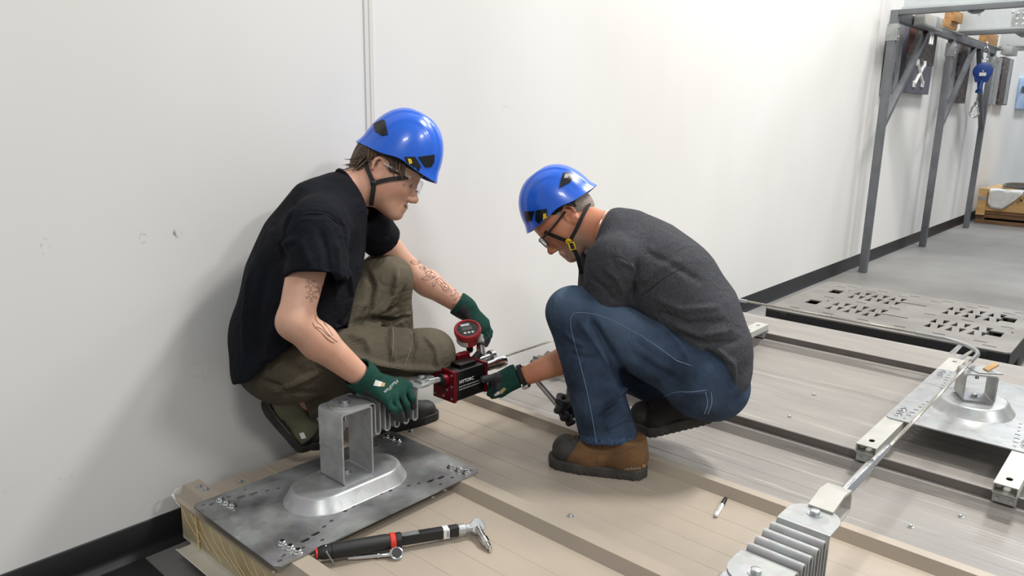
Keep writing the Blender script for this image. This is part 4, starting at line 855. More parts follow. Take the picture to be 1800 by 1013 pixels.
# ------------------------------------------------------------------ skin, cloth materials
def skin_mat(name, base, red, stub):
    m_ = mat(name, base, 0.5, col2=red, scale=9, lo=0.35, hi=0.8, bump=0.05, bscale=220, sss=0.12); nt = m_.node_tree; N = nt.nodes; L = nt.links; b = N['Principled BSDF']; s_ = b.inputs['Base Color'].links[0].from_socket
    for at_, col, sc in (('stubble', stub, 700), ('lip', '#a8605a', 30), ('blush', red, 30)):
        a = N.new('ShaderNodeAttribute'); a.attribute_name = at_; mx = N.new('ShaderNodeMix'); mx.data_type = 'RGBA'; nz = N.new('ShaderNodeTexNoise'); nz.inputs['Scale'].default_value = sc; tc = N.new('ShaderNodeTexCoord'); L.new(tc.outputs['Object'], nz.inputs['Vector'])
        mm = N.new('ShaderNodeMath'); mm.operation = 'MULTIPLY'; mp = N.new('ShaderNodeMapRange'); mp.inputs['From Min'].default_value = 0.3; mp.inputs['From Max'].default_value = 0.7; mp.inputs['To Min'].default_value = 0.35; L.new(nz.outputs['Fac'], mp.inputs['Value'])
        L.new(a.outputs['Fac'], mm.inputs[0]); L.new(mp.outputs[0], mm.inputs[1]); L.new(mm.outputs[0], mx.inputs[0]); L.new(s_, mx.inputs[6]); mx.inputs[7].default_value = lin(col); s_ = mx.outputs[2]
    L.new(s_, b.inputs['Base Color']); return m_
skin_mat('skin_young', '#d9ac93', '#cc9379', '#7a5743'); skin_mat('skin_older', '#cf9472', '#bd7152', '#b5a294')
def cloth(name, col, col2, bscale=420, bump=0.25, scale=12, rough=0.85, lo=0.3, hi=0.7, wr=0.5, wscale=11):
    m_ = mat(name, col, rough, col2=col2, scale=scale, lo=lo, hi=hi, bump=bump, bscale=bscale, spec=0.15); nt = m_.node_tree; N = nt.nodes; L = nt.links; b = N['Principled BSDF']
    fine = b.inputs['Normal'].links[0].from_node; tc = N.new('ShaderNodeTexCoord'); mp = N.new('ShaderNodeMapping'); mp.inputs['Rotation'].default_value = (0.5, 0.3, 0.7); mp.inputs['Scale'].default_value = (1, 2.2, 1.4); L.new(tc.outputs['Object'], mp.inputs['Vector'])
    n_ = N.new('ShaderNodeTexNoise'); n_.inputs['Scale'].default_value = wscale; n_.inputs['Detail'].default_value = 2.5; n_.inputs['Distortion'].default_value = 1.2; L.new(mp.outputs[0], n_.inputs['Vector'])
    bp = N.new('ShaderNodeBump'); bp.inputs['Strength'].default_value = wr; bp.inputs['Distance'].default_value = 0.02; L.new(n_.outputs['Fac'], bp.inputs['Height']); L.new(bp.outputs[0], fine.inputs['Normal']); return m_
cloth('tee_navy', '#0e1016', '#15171f', scale=6); cloth('tee_grey', '#3a3b3f', '#4a4b50', scale=240, lo=0.35, hi=0.65); cloth('work_olive', '#4d473b', '#5c5547', scale=7); cloth('denim', '#262f3e', '#475a73', scale=9, bscale=600, bump=0.4, lo=0.32, hi=0.85); cloth('denim_hem', '#4a607c', '#2a3b54', scale=120)
def add_fade(name, col):
    m_ = MATS[name]; nt = m_.node_tree; N = nt.nodes; L = nt.links; b = N['Principled BSDF']; s_ = b.inputs['Base Color'].links[0].from_socket
    a = N.new('ShaderNodeAttribute'); a.attribute_name = 'wear'; mx = N.new('ShaderNodeMix'); mx.data_type = 'RGBA'; L.new(a.outputs['Fac'], mx.inputs[0]); L.new(s_, mx.inputs[6]); mx.inputs[7].default_value = lin(col); L.new(mx.outputs[2], b.inputs['Base Color'])
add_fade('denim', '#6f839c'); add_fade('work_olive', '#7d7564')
cloth('glove_green', '#193d35', '#214a40', scale=150, bscale=500, wr=0.15); mat('glove_black', '#1b1c1f', 0.6, col2='#26272a', scale=60, bump=0.2, bscale=300)
mat('stitch_blue', '#8aa0ba', 0.8); mat('stitch_olive', '#7a7362', 0.8); mat('hair_brown', '#3a291d', 0.5, col2='#5f4530', scale=40); mat('hair_grey', '#6f6258', 0.7, col2='#a3968a', scale=300)
mat('helmet_blue', '#1f62d6', 0.28, col2='#2267dc', scale=4, coat=0.25); mat('strap_black', '#141416', 0.7); mat('yellow', '#e8c515', 0.45); mat('lens_clear', '#f4f6f6', 0.03, trans=1.0, ior=1.12); mat('frame_black', '#121214', 0.3); mat('eye_white', '#e8e4de', 0.2); mat('eye_dark', '#2a1c14', 0.15); mat('ink', '#3d3a40', 0.6); mat('ink_soft', '#6e5f5c', 0.6)
mat('shoe_olive', '#56543f', 0.75, col2='#66634c', scale=12); mat('shoe_black', '#141414', 0.6, col2='#1f1f1f', scale=20); mat('shoe_sole', '#23221f', 0.7, col2='#35332f', scale=18); mat('boot_brown', '#74532f', 0.7, col2='#583f25', scale=14, bump=0.2, bscale=160); mat('boot_sole', '#33312f', 0.75, col2='#45423e', scale=22, bump=0.3, bscale=120); mat('boot_dark', '#2a211c', 0.7, col2='#1b1614', scale=12); mat('heel_pink', '#d89a8a', 0.6); mat('chain', '#d9d6cf', 0.25, 0.9)

# ------------------------------------------------------------------ head
def head_prims(beard=0):
    P = []; A = lambda *q, **k_: P.append(q)
    ad = P.append
    ad(ell((-0.002, 0, 0.052), (0.097, 0.075, 0.083), k=0.01)); ad(ell((0.045, 0, -0.022), (0.056, 0.057, 0.085), k=0.03)); ad(ell((0.052, 0, 0.045), (0.048, 0.061, 0.048), k=0.03))
    for s in (1, -1):
        ad(cone((0.0, s * 0.054, -0.052), (0.07, s * 0.018, -0.096), 0.020, 0.019, k=0.03)); ad(ell((0.062, s * 0.040, -0.018), (0.026, 0.022, 0.022), k=0.03)); ad(ell((0.02, s * 0.055, -0.03), (0.035, 0.018, 0.04), k=0.03))
    ad(ell((0.083, 0, -0.097), (0.018, 0.02, 0.016), k=0.02)); ad(cone((0.087, 0.030, 0.024), (0.087, -0.030, 0.024), 0.012, k=0.02))
    for s in (1, -1): ad(ell((0.104, s * 0.032, 0.006), (0.018, 0.018, 0.012), k=0.016, op='cut')); ad(ell((0.081, s * 0.031, 0.005), (0.0135, 0.0145, 0.0135), k=0.004))
    ad(cone((0.093, 0, 0.012), (0.114, 0, -0.032), 0.0075, 0.0105, k=0.014)); ad(ell((0.117, 0, -0.037), (0.011, 0.011, 0.010), k=0.01))
    for s in (1, -1): ad(ell((0.106, s * 0.013, -0.042), (0.011, 0.008, 0.008), k=0.008)); ad(ell((0.109, s * 0.006, -0.049), (0.005, 0.0035, 0.004), k=0.004, op='cut'))
    ad(cone((0.097, 0.018, -0.0655), (0.097, -0.018, -0.0655), 0.0075, k=0.012)); ad(cone((0.094, 0.016, -0.0775), (0.094, -0.016, -0.0775), 0.0078, k=0.012)); ad(cone((0.106, 0.022, -0.0715), (0.106, -0.022, -0.0715), 0.0016, k=0.004, op='cut'))
    for s in (1, -1):      # ears
        ring = [(-0.008 + 0.018 * math.cos(a) - 0.006 * math.sin(a), s * (0.079 + 0.007 * math.cos(a + 3.3)), 0.004 + 0.030 * math.sin(a)) for a in np.linspace(-2.2, 3.4, 12)]
        ad(ell((-0.006, s * 0.073, 0.002), (0.016, 0.007, 0.028), k=0.008))
        for a, b_ in zip(ring[:-1], ring[1:]): ad(cone(a, b_, 0.0042, k=0.004))
        ad(ell((-0.002, s * 0.078, -0.024), (0.008, 0.005, 0.009), k=0.006)); ad(ell((0.002, s * 0.083, 0.0), (0.008, 0.006, 0.010), k=0.005, op='cut'))
    return P
def basis(fwd, up):
    f_ = unit(fwd); u_ = np.asarray(up, float); u_ = unit(u_ - f_ * (u_ @ f_)); return np.stack([f_, np.cross(u_, f_), u_], 1)
def xf(Vv, R, o, sc=1.0): return (np.asarray(Vv) * sc) @ R.T + o
def make_head(neck_to, nr):
    P = head_prims(); nt_ = np.array(neck_to, float)
    P.append(cone((-0.03, 0, -0.015), nt_ * 0.55, 0.055, 0.053, k=0.03)); P.append(cone(nt_ * 0.55, nt_, 0.053, nr, k=0.02)); P.append(cone((0.035, 0, -0.07), nt_ * 0.8 + V(0.03, 0, 0), 0.025, 0.03, k=0.03))
    Vv, F = sdf(P, 0.0028); return relax(Vv, F, 1, 0.35), F
def head_attrs(Vv, stub, blush=0.5, tch=None):
    x, y, z = Vv.T; sm = lambda a, lo, hi: np.clip((a - lo) / (hi - lo), 0, 1)
    jaw = sm(-z, 0.04, 0.065) * sm(x, -0.01, 0.02) * sm(-(z), 0.03, 0.06) * sm(0.135 + z, 0, 0.012) * stub; tache = sm(x, 0.085, 0.095) * sm(-z, 0.048, 0.053) * sm(z, -0.068, -0.06) * (stub if tch is None else tch)
    lip = np.exp(-((z + 0.072) / 0.009) ** 2) * sm(x, 0.094, 0.099) * np.exp(-(y / 0.018) ** 4)
    bl = (np.exp(-((x - 0.075) ** 2 + (z + 0.02) ** 2) / 0.0007) + np.exp(-((x - 0.12) ** 2 + (z + 0.035) ** 2 + y ** 2) / 0.0003) + np.exp(-((x + 0.005) ** 2 + z ** 2 + (np.abs(y) - 0.078) ** 2) / 0.0012)) * blush
    return dict(stubble=np.clip(np.maximum(jaw, tache), 0, 1), lip=np.clip(lip, 0, 0.8), blush=np.clip(bl, 0, 1))
def helmet(R, o, label, tilt=0.0, sc=1.0, off=(0, 0, 0), top=0.200):
    """o: head origin, R: head basis; returns helmet empty, bvh and matrix"""
    H = tag(empty('safety_helmet'), label, 'helmet', 'blue safety helmets'); ct, st = math.cos(tilt), math.sin(tilt); R2 = R @ np.array([[ct, 0, -st], [0, 1, 0], [st, 0, ct]]); nu, nv = 112, 44; vs = []; inner = []
    for j in range(nv + 1):
        v = j / nv
        for i in range(nu):
            th = 2 * math.pi * i / nu; c, s = math.cos(th), math.sin(th)
            rim = 0.040 + 0.006 * c * c - 0.012 * max(0, -c) ** 2 + 0.013 * math.exp(-((c - 0.15) / 0.35) ** 2)
            ph = v * math.pi / 2; a, b_ = (0.134 if c > 0 else 0.130), 0.108
            rad = math.sin(ph) ** 0.86; zz = rim + (top - rim) * math.cos(ph) ** 0.92
            fl = max(0, v - 0.86) / 0.14; flare = 1 + fl ** 1.6 * (0.085 * max(0, c) ** 2 + 0.10 * max(0, -c) ** 2 + 0.01)
            x, y, z = a * c * rad * flare, b_ * s * rad * flare, zz + (0.010 * fl * max(0, -c) ** 2)
            yy = abs(y) / b_
            ss = lambda e0, e1, q: (lambda t: t * t * (3 - 2 * t))(min(1, max(0, (q - e0) / (e1 - e0))))
            d = 0.0035 * (1 - ss(0.42, 0.50, yy + 0.10 * (x / a))) + 0.0025 * (1 - ss(0.70, 0.76, yy + 0.16 * (x / a))) * (1 if v < 0.86 else max(0, 1 - fl * 1.5))
            nn = unit(V(x / a ** 2, y / b_ ** 2, max(z - 0.03, 0) / 0.165 ** 2) + 1e-9); p = V(x, y, z) + nn * d * min(1, v * 6); vs.append(p); inner.append(p - nn * 0.0045)
    n = len(vs); fs = []
    for j in range(nv):
        for i in range(nu): k_ = (i + 1) % nu; fs += [(j * nu + i, (j + 1) * nu + i, (j + 1) * nu + k_, j * nu + k_), (n + j * nu + i, n + j * nu + k_, n + (j + 1) * nu + k_, n + (j + 1) * nu + i)]
    for i in range(nu): k_ = (i + 1) % nu; fs.append((nv * nu + i, n + nv * nu + i, n + nv * nu + k_, nv * nu + k_))
    o = o + R2 @ np.array(off, float)
    W_ = xf(np.array([V(*p) for p in vs] + [V(*p) for p in inner]), R2 * sc, o)
    mb = MB(); mb.add(list(W_), fs); sh = mb.build('shell', 'helmet_blue', H, ang=60)
    bv = BVHTree.FromPolygons([tuple(p) for p in W_[:n]], [f for f in fs if max(f) < n])
    ring = [xf(V(0.088 * math.cos(a), 0.074 * math.sin(a), 0.052 - 0.028 * max(0, -math.cos(a)) ** 2), R2 * sc, o) for a in np.linspace(0, 2 * math.pi, 40, endpoint=False)]
    upv = R2[:, 2]; MB().tube(ring, 0.013, 8, closed=True, flat=None, up=[tuple(upv)] * 40).build('headband', 'strap_black', H)
    return H, bv, R2
def ribbon(name, pts, w, mname, parent, nrm, th=0.0012):
    pts = [np.array(p, float) for p in pts]; mb = MB(); vs = []; n = len(pts)
    for i, p in enumerate(pts):
        d = unit(pts[min(i + 1, n - 1)] - pts[max(i - 1, 0)]); nn = nrm[i] if isinstance(nrm, list) else nrm; nn = unit(nn - d * (d @ nn)); s = np.cross(d, nn)
        vs += [p + s * w / 2 + nn * th, p - s * w / 2 + nn * th, p - s * w / 2 - nn * th, p + s * w / 2 - nn * th]
    fs = [(4 * i + k_, 4 * i + (k_ + 1) % 4, 4 * i + 4 + (k_ + 1) % 4, 4 * i + 4 + k_) for i in range(n - 1) for k_ in range(4)] + [(0, 1, 2, 3), (4 * n - 4, 4 * n - 3, 4 * n - 2, 4 * n - 1)]
    mb.add(vs, fs); return mb.build(name, mname, parent, ang=80)
def strap_on(name, bvh, pxs, w, mname, parent, lift=0.003):
    H = hits(bvh, pxs, 4)
    if len(H) < 2: return None
    ns = [h[1] for h in H]; ns = [unit(sum(ns[max(0, i - 3):i + 4])) for i in range(len(ns))]; pp = [h[0] for h in H]; pp = [sum(pp[max(0, i - 1):i + 2]) / len(pp[max(0, i - 1):i + 2]) for i in range(len(pp))]
    return ribbon(name, [p + n_ * lift for p, n_ in zip(pp, ns)], w, mname, parent, ns)
# ------------------------------------------------------------------ hands and shoes
def glove(name, wrist, fore, knuckles, fingers, thumb, parent, cuff_r, back, coat=None, fr=(0.0115, 0.0095), label=None, palm_r=0.019, cuff=0.042):
    """wrist: point; fore: point up the forearm; knuckles: 4 points; fingers: 4 polylines from each knuckle; thumb: polyline; back: outward normal of the back of the hand"""
    P = []; w_ = np.array(wrist, float); ks = [np.array(k_, float) for k_ in knuckles]; axis = unit(np.mean(ks, 0) - w_); sd = unit(ks[0] - ks[3])
    for i, k_ in enumerate(ks): P.append(cone(w_ + sd * 0.016 * (1.5 - i) / 1.5, k_, palm_r, palm_r * 0.78, k=0.02))
    fo = np.array(fore, float); fd = unit(fo - w_); P.append(cone(w_, w_ + fd * (cuff + 0.003), cuff_r * 0.94, cuff_r, k=0.015))
    for q in range(4): P.append(cone(w_ + fd * (0.008 + 0.010 * q), w_ + fd * (0.0082 + 0.010 * q), cuff_r + 0.0012, k=0.006))
    for fg, k_ in zip(fingers, ks):
        pts = [k_] + [np.array(p, float) for p in fg]; n = len(pts)
        for i in range(n - 1):
            ra = fr[0] + (fr[1] - fr[0]) * i / (n - 1); rb = fr[0] + (fr[1] - fr[0]) * (i + 1) / (n - 1); P.append(cone(pts[i], pts[i + 1], ra, rb, k=0.006))
    th = [np.array(p, float) for p in thumb]
    for i in range(len(th) - 1): P.append(cone(th[i], th[i + 1], 0.0165 - 0.003 * i, 0.0150 - 0.003 * i if i else 0.0135, k=0.010))
    P.append(halfloc(w_ + fd * cuff, fd, cuff_r * 1.7, 0.003)); P.append(cone(w_ + fd * cuff * 0.5, w_ + fd * 0.08, cuff_r - 0.004, k=0.002, op='cut'))
    Vv, F = sdf(P, 0.0026); Vv = relax(Vv, F, 1, 0.4); N_ = vnormals(Vv, F); C = Vv[F].mean(1); Nf = N_[F].mean(1); bk = unit(back); along = (C - w_) @ axis; tipd = np.min([np.linalg.norm(C - np.array(fg[-1]), axis=1) for fg in fingers] + [np.linalg.norm(C - th[-1], axis=1) for _ in (0,)], 0)
    black = ((Nf @ bk) < -0.15) & (along > 0.005) | (tipd < 0.022)
    if coat is not None: black = coat(C, Nf, along, tipd, black)
    o = to_obj(name, Vv, F, ['glove_green', 'glove_black'], parent, black.astype(int)); tag(o, label); return o, bvh_of(Vv, F)
def shoe(name, o, fwd, up, parent, mats, L_=0.29, bend=0.0, shaft=0.0, sc=1.0, label=None, ankle=None, heavy=False, mask=None):
    """canonical: heel at x=0, toe at x=L, sole bottom z=0; returns world mesh objects"""
    P = []; s = L_ / 0.29; g = 1.12 if heavy else 1.0
    P += [cone((0.045, 0, 0.055), (0.05, 0, 0.075), 0.036 * g, 0.036 * g, k=0.02), cone((0.05, 0, 0.06), (0.17, 0.002, 0.045), 0.040 * g, 0.042 * g, side=(0, 1, 0), w=1.0, k=0.03), cone((0.17, 0.002, 0.040), (0.24, 0.004, 0.052 if heavy else 0.036), 0.042 * g, (0.043 if heavy else 0.036 * g), side=(0, 1, 0), w=1.08, k=0.03), cone((0.065, 0, 0.08), (0.15, 0, 0.065), 0.034 * g, 0.03 * g, k=0.03)]
    if shaft: P += [cone((0.062, 0, 0.07), (0.060, 0, shaft), 0.043 * g, 0.046 * g, k=0.03)]
    P += [half((0, 0, 0.012), (0, 0, -1))]
    if shaft: P += [half((0, 0, shaft), (0, 0, 1))]
    else: P += [cone((0.06, 0, 0.11), (0.075, 0, 0.135), 0.034, 0.036, k=0.006, op='cut')]
    Vu, Fu = sdf(P, 0.004); Vu = relax(Vu, Fu, 1, 0.4)
    def solefn(X, Y, Z):
        def c2(ax_, ay, bx, by, ra, rb):
            dx, dy = bx - ax_, by - ay; t = np.clip(((X - ax_) * dx + (Y - ay) * dy) / (dx * dx + dy * dy), 0, 1); return np.sqrt((X - ax_ - t * dx) ** 2 + (Y - ay - t * dy) ** 2) - (ra + (rb - ra) * t)
        d = np.minimum(c2(0.042, 0, 0.20, 0.003, 0.040 * g, 0.050 * g), c2(0.20, 0.003, 0.245, 0.004, 0.050 * g, 0.043 * g)); zz = np.abs(Z - 0.015) - (0.015 if not heavy else 0.017)
        tr = 0.0022 * (np.sin(X * 330) > 0.25) * (Z < 0.009) if heavy else 0
        d = np.maximum(d, zz) + tr + 0.0 * Y; return d.astype(np.float32)
    Vs, Fs = sdf([(solefn, V(-0.03, -0.09, -0.02), V(0.33, 0.09, 0.05), 0.001, 'add')], 0.0035); Vs = relax(Vs, Fs, 1, 0.5)
    R = basis(fwd, up)
    def place(Vv):
        Vv = np.array(Vv)
        if bend:
            xb = 0.185; m_ = Vv[:, 0] > xb; t = np.clip((Vv[:, 0] - xb) / 0.05, 0, 1) * bend; x = Vv[:, 0] - xb; z = Vv[:, 2] - 0.0; Vv[m_, 0] = (xb + np.cos(t) * x - np.sin(t) * z)[m_]; Vv[m_, 2] = (np.sin(t) * x + np.cos(t) * z)[m_]
        return xf(Vv * s, R, np.array(o, float))
    C = Vu[Fu].mean(1); mi = np.zeros(len(Fu), int)
    if mask is not None: mi = mask(C)
    ob = to_obj(name, place(Vu), Fu, mats[:-1], parent, mi); tag(ob, label); so_ = to_obj('sole', place(Vs), Fs, [mats[-1]], ob)
    return ob, so_, bvh_of(np.concatenate([place(Vu), place(Vs)]), np.concatenate([Fu, Fs + len(Vu)])), place

# ------------------------------------------------------------------ worker on the left
M1 = tag(empty('person'), 'crouching worker in black t-shirt and olive trousers holding the red gauge, wearing blue helmet', 'person')
J = dict(pel=atc(500, 632, 2.27), hipR=atc(522, 640, 2.20), hipL=atc(545, 628, 2.36), knR=atc(752, 626, 2.45), anR=atc(512, 712, 2.30), knL=atc(676, 494, 2.52), anL=V(1.60, 1.962, 0.285),
         shR=atc(556, 402, 2.065), elR=atc(518, 566, 1.985), wrR=atc(634, 662, 2.14), shL=atc(640, 388, 2.40), elL=atc(716, 474, 2.62), wrL=atc(816, 541, 2.65), neck=atc(606, 338, 2.25))
h1o = atc(675, 306, 2.31); h1f = unit(CR * math.cos(math.radians(23)) - CU * math.sin(math.radians(23)) + CF * 0.05); R1 = basis(h1f, CU * 0.92 + CR * 0.39)
nk1 = R1.T @ (J['neck'] - h1o); Vh, Fh = make_head(nk1, 0.062); at1 = head_attrs(Vh, 0.12, 0.5, 0.85); Wh = xf(Vh, R1, h1o)
fw1 = unit(V(0.75, -0.66, 0)); lf1 = V(0.66, 0.75, 0)
def arm(sh, el, wr, s=1.0): return [cone(sh, el, 0.056 * s, 0.043 * s, k=0.02), cone(el, el * 0.65 + wr * 0.35, 0.045 * s, 0.046 * s, k=0.02), cone(el * 0.65 + wr * 0.35, wr, 0.046 * s, 0.031 * s, k=0.02)]
body = arm(J['shR'], J['elR'], J['wrR'], 1.04) + arm(J['shL'], J['elL'], J['wrL'], 0.98)
chest1 = atc(572, 405, 2.225); mid1 = atc(525, 500, 2.215)
body += [cone(J['neck'], chest1, 0.056, 0.085, side=lf1, w=1.3, k=0.04), cone(chest1, mid1, 0.09, 0.095, side=lf1, w=1.2, k=0.04), cone(mid1, J['pel'], 0.095, 0.10, side=lf1, w=1.2, k=0.04)]
for s in 'RL': body += [cone(J['hip' + s], J['kn' + s], 0.07, 0.055, k=0.03), cone(J['kn' + s], J['an' + s], 0.05, 0.036, k=0.03)]
Vb, Fb = sdf(body, 0.006); Vb = relax(Vb, Fb, 1, 0.5)
Vall = np.concatenate([Wh, Vb]); Fall = np.concatenate([Fh, Fb + len(Wh)]); att = {k_: np.concatenate([v_, np.zeros(len(Vb))]) for k_, v_ in at1.items()}
bd = to_obj('body', Vall, Fall, ['skin_young'], M1, attr=att); bv1b = bvh_of(Vb, Fb); bv1h = bvh_of(Wh, Fh)
# --- shirt
shp = []; secs = [((500, 648), 0.150, 2.225, 1.06), ((508, 580), 0.154, 2.225, 1.05), ((528, 500), 0.150, 2.225, 1.06), ((552, 430), 0.138, 2.235, 1.12), ((578, 372), 0.105, 2.24, 1.35), ((603, 345), 0.068, 2.25, 1.25)]
cuR = atc(556, 493, 2.015); cuL = atc(672, 424, 2.48)
shp += [cone(J['shR'] + V(0, 0, 0.0), cuR + (cuR - J['shR']) * 0.25, 0.080, 0.086, k=0.045), cone(J['shL'], cuL + (cuL - J['shL']) * 0.3, 0.070, 0.064, k=0.04), cone(atc(600, 372, 2.2), J['shR'], 0.055, 0.072, k=0.05), cone(atc(612, 368, 2.3), J['shL'], 0.05, 0.068, k=0.05)]
dR = unit(J['elR'] - J['shR']); nR = unit(dR * 0.9 - CU * 0.15 + CR * 0.12); dL = unit(J['elL'] - J['shL'])
shp += [halfloc(cuR, nR, 0.14), cone(cuR - dR * 0.03, cuR + dR * 0.1, 0.068, 0.070, k=0.003, op='cut'), halfloc(cuL, dL, 0.11), cone(cuL - dL * 0.03, cuL + dL * 0.08, 0.056, 0.058, k=0.003, op='cut')]
for (a, ra, ca, wa_), (b_, rb, cb, wb_) in zip(secs[:-1], secs[1:]): shp.append(cone(atc(*a, ca), atc(*b_, cb), ra, rb, side=lf1, w=(wa_ + wb_) / 2, k=0.05))
hemp = atc(505, 652, 2.21); shp += [half(hemp, -CU * 0.97 + CR * 0.26), cone(atc(530, 600, 2.215), atc(500, 700, 2.21), 0.132, 0.138, side=lf1, w=1.16, k=0.004, op='cut')]
nkd = unit(h1o - J['neck']); shp += [halfloc(J['neck'] + nkd * 0.016, nkd, 0.12), cone(J['neck'], J['neck'] + nkd * 0.15, 0.062, 0.062, k=0.004, op='cut')]
Vs_, Fs_ = sdf(shp, 0.0052, noise=[(0.0016, 22, 18, 14, 0.3), (0.0012, 9, -30, 26, 1.0), (0.001, 45, 20, -30, 2.0)]); Vs_ = relax(Vs_, Fs_, 2, 0.5)
Vs_ = strokes(Vs_, Fs_, [([(520, 352), (500, 400), (495, 440), (505, 470)], 0.012, -0.007), ([(470, 400), (500, 430), (525, 420)], 0.010, 0.006), ([(440, 470), (430, 560), (432, 640)], 0.012, 0.006), ([(470, 460), (450, 560), (450, 640)], 0.014, -0.006), ([(485, 560), (470, 620), (480, 655)], 0.012, 0.006), ([(520, 620), (500, 650)], 0.01, -0.005), ([(530, 380), (575, 375), (605, 400), (612, 450)], 0.008, -0.004), ([(560, 400), (575, 440), (580, 490)], 0.010, -0.005), ([(530, 420), (545, 470)], 0.01, 0.004), ([(590, 420), (596, 470), (590, 520)], 0.009, 0.006), ([(600, 560), (590, 600), (560, 640)], 0.012, -0.008), ([(612, 470), (618, 520), (605, 560)], 0.01, 0.006)])
tee1 = to_obj('t_shirt', Vs_, Fs_, ['tee_navy'], M1); tag(tee1, 'plain black short-sleeved t-shirt'); bvt = bvh_of(Vs_, Fs_)
for px in ([(530, 376), (560, 372), (590, 385), (604, 405)],): seam('stitching', bvt, px, 0.0012, mat('stitch_dark', '#2b2e38', 0.8) if 'stitch_dark' not in MATS else 'stitch_dark', tee1)
cr = []
for a in np.linspace(0, 2 * math.pi, 28, endpoint=False):
    t1_ = unit(np.cross(nkd, V(0, 0, 1))); t2_ = np.cross(nkd, t1_); cr.append(J['neck'] + nkd * 0.012 + (t1_ * math.cos(a) + t2_ * math.sin(a)) * 0.066)
MB().tube(cr, 0.0055, 8, closed=True).build('collar', 'tee_navy', tee1)
# --- trousers
tr = [ell(J['pel'] - V(0, 0, 0.0), (0.125, 0.16, 0.12), basis(fw1, V(0, 0, 1)), k=0.05), cone(J['hipR'] + V(0, 0, 0.012), J['knR'], 0.108, 0.086, k=0.05), cone(J['hipL'], J['knL'], 0.105, 0.090, k=0.05), cone(J['knR'], J['anR'], 0.082, 0.062, k=0.03), cone(J['knL'], J['anL'] + V(0, 0, 0.02), 0.086, 0.075, k=0.03), cone(atc(468, 632, 2.24), atc(520, 644, 2.22), 0.093, 0.092, k=0.04), cone(J['pel'], J['pel'] + V(0, 0, 0.12), 0.12, 0.115, side=lf1, w=1.2, k=0.03), cone(atc(612, 690, 2.30), atc(700, 672, 2.38), 0.055, 0.05, k=0.05)]
tr += [halfloc(J['anL'] + V(0, 0, 0.0), V(0, 0, -1), 0.13), halfloc(J['anR'] * 0.92 + J['knR'] * 0.08, unit(J['anR'] - J['knR']), 0.12)]
Vt, Ft = sdf(tr, 0.0052, noise=[(0.0018, 20, 25, 10, 0.5), (0.0014, -28, 14, 30, 1.4)]); Vt = relax(Vt, Ft, 2, 0.5)
Vt = strokes(Vt, Ft, [([(640, 470), (655, 500), (650, 540), (630, 570)], 0.010, -0.007), ([(700, 470), (690, 520), (660, 560)], 0.010, 0.007), ([(715, 500), (700, 540), (660, 560)], 0.008, -0.006), ([(610, 570), (650, 560), (690, 565), (728, 548)], 0.009, -0.010), ([(730, 545), (720, 552), (690, 560)], 0.006, 0.006), ([(690, 575), (686, 610), (692, 640)], 0.008, 0.006), ([(722, 575), (730, 610), (720, 645)], 0.008, -0.006), ([(600, 620), (660, 640), (720, 648), (790, 650)], 0.008, 0.007), ([(600, 650), (660, 660), (730, 662), (780, 665)], 0.010, -0.009), ([(745, 590), (765, 615), (770, 650)], 0.008, 0.004), ([(640, 660), (690, 690), (720, 672)], 0.009, 0.006), ([(460, 670), (520, 690), (560, 692)], 0.010, -0.006), ([(480, 690), (530, 668), (560, 655)], 0.008, 0.007), ([(610, 590), (640, 600), (650, 620)], 0.010, 0.006)], 2.2)
def wear_at(Vv, pts, amt): 
    w_ = np.zeros(len(Vv))
    for q, r_ in pts: w_ = np.maximum(w_, np.exp(-(np.linalg.norm(Vv - q, axis=1) / r_) ** 2))
    return w_ * amt
pan1 = to_obj('trousers', Vt, Ft, ['work_olive'], M1, attr=dict(wear=wear_at(Vt, [(J['knR'] + V(0.03, -0.03, 0.07), 0.09), (J['knL'] + V(0.0, -0.05, 0.06), 0.08)], 0.35))); tag(pan1, 'loose olive work trousers with stitched seams'); bvp = bvh_of(Vt, Ft)
for px in ([(602, 628), (650, 640), (710, 650), (795, 664)], [(685, 560), (693, 590), (688, 640)], [(720, 572), (727, 600), (712, 642)], [(480, 683), (520, 672), (545, 655)], [(500, 698), (540, 685), (570, 660)], [(640, 570), (660, 540), (695, 520), (722, 512)], [(690, 575), (640, 562), (612, 575)]): seam('seam_stitching', bvp, px, 0.0011, 'stitch_olive', pan1)
# --- gloves
ay = lambda x, y, Y_: aty(x, y, Y_)
g1, bg1 = glove('glove', atc(644, 668, 2.155), J['elR'], [ay(716, 680, 1.632), ay(704, 690, 1.618), ay(691, 697, 1.608), ay(678, 702, 1.604)],
    [[ay(724, 700, 1.600), ay(727, 716, 1.602)], [ay(714, 712, 1.588), ay(717, 731, 1.594)], [ay(700, 718, 1.582), ay(706, 738, 1.590)], [ay(688, 719, 1.580), ay(697, 735, 1.590)]], [atc(672, 672, 2.20), ay(702, 672, 1.66), ay(722, 678, 1.69)], M1, 0.044, -CF * 0.7 + CU * 0.7,
    coat=lambda C, Nf, al, tp, bl: (tp < 0.024) | ((Nf @ unit(CU * 0.8 - CF * 0.45 + CR * 0.45)) < 0.0) & (al > 0.0), label='green knit glove with black coated fingertips', palm_r=0.022)
text_mesh('glove_print', 'MaxiFlex', 0.024, 'label_white', g1, None, bend=lambda p: (lambda h: np.array(h[0]) + np.array(h[1]) * 0.0012 if h[0] is not None else atc(680, 680, 2.15))(bg1.ray_cast(Vector(CAM), Vector(unit(ray(687 - p[0] * 270 + p[1] * 255, 680 + p[0] * 255 + p[1] * 270))))))
for px, m_ in (([(660, 668), (672, 672), (668, 680), (656, 678)], 'label_white'), ([(670, 672), (677, 674), (675, 680), (668, 680)], 'tan_pad')): patch('glove_badge', bg1, px, m_, g1, 0.0008, 2.0)
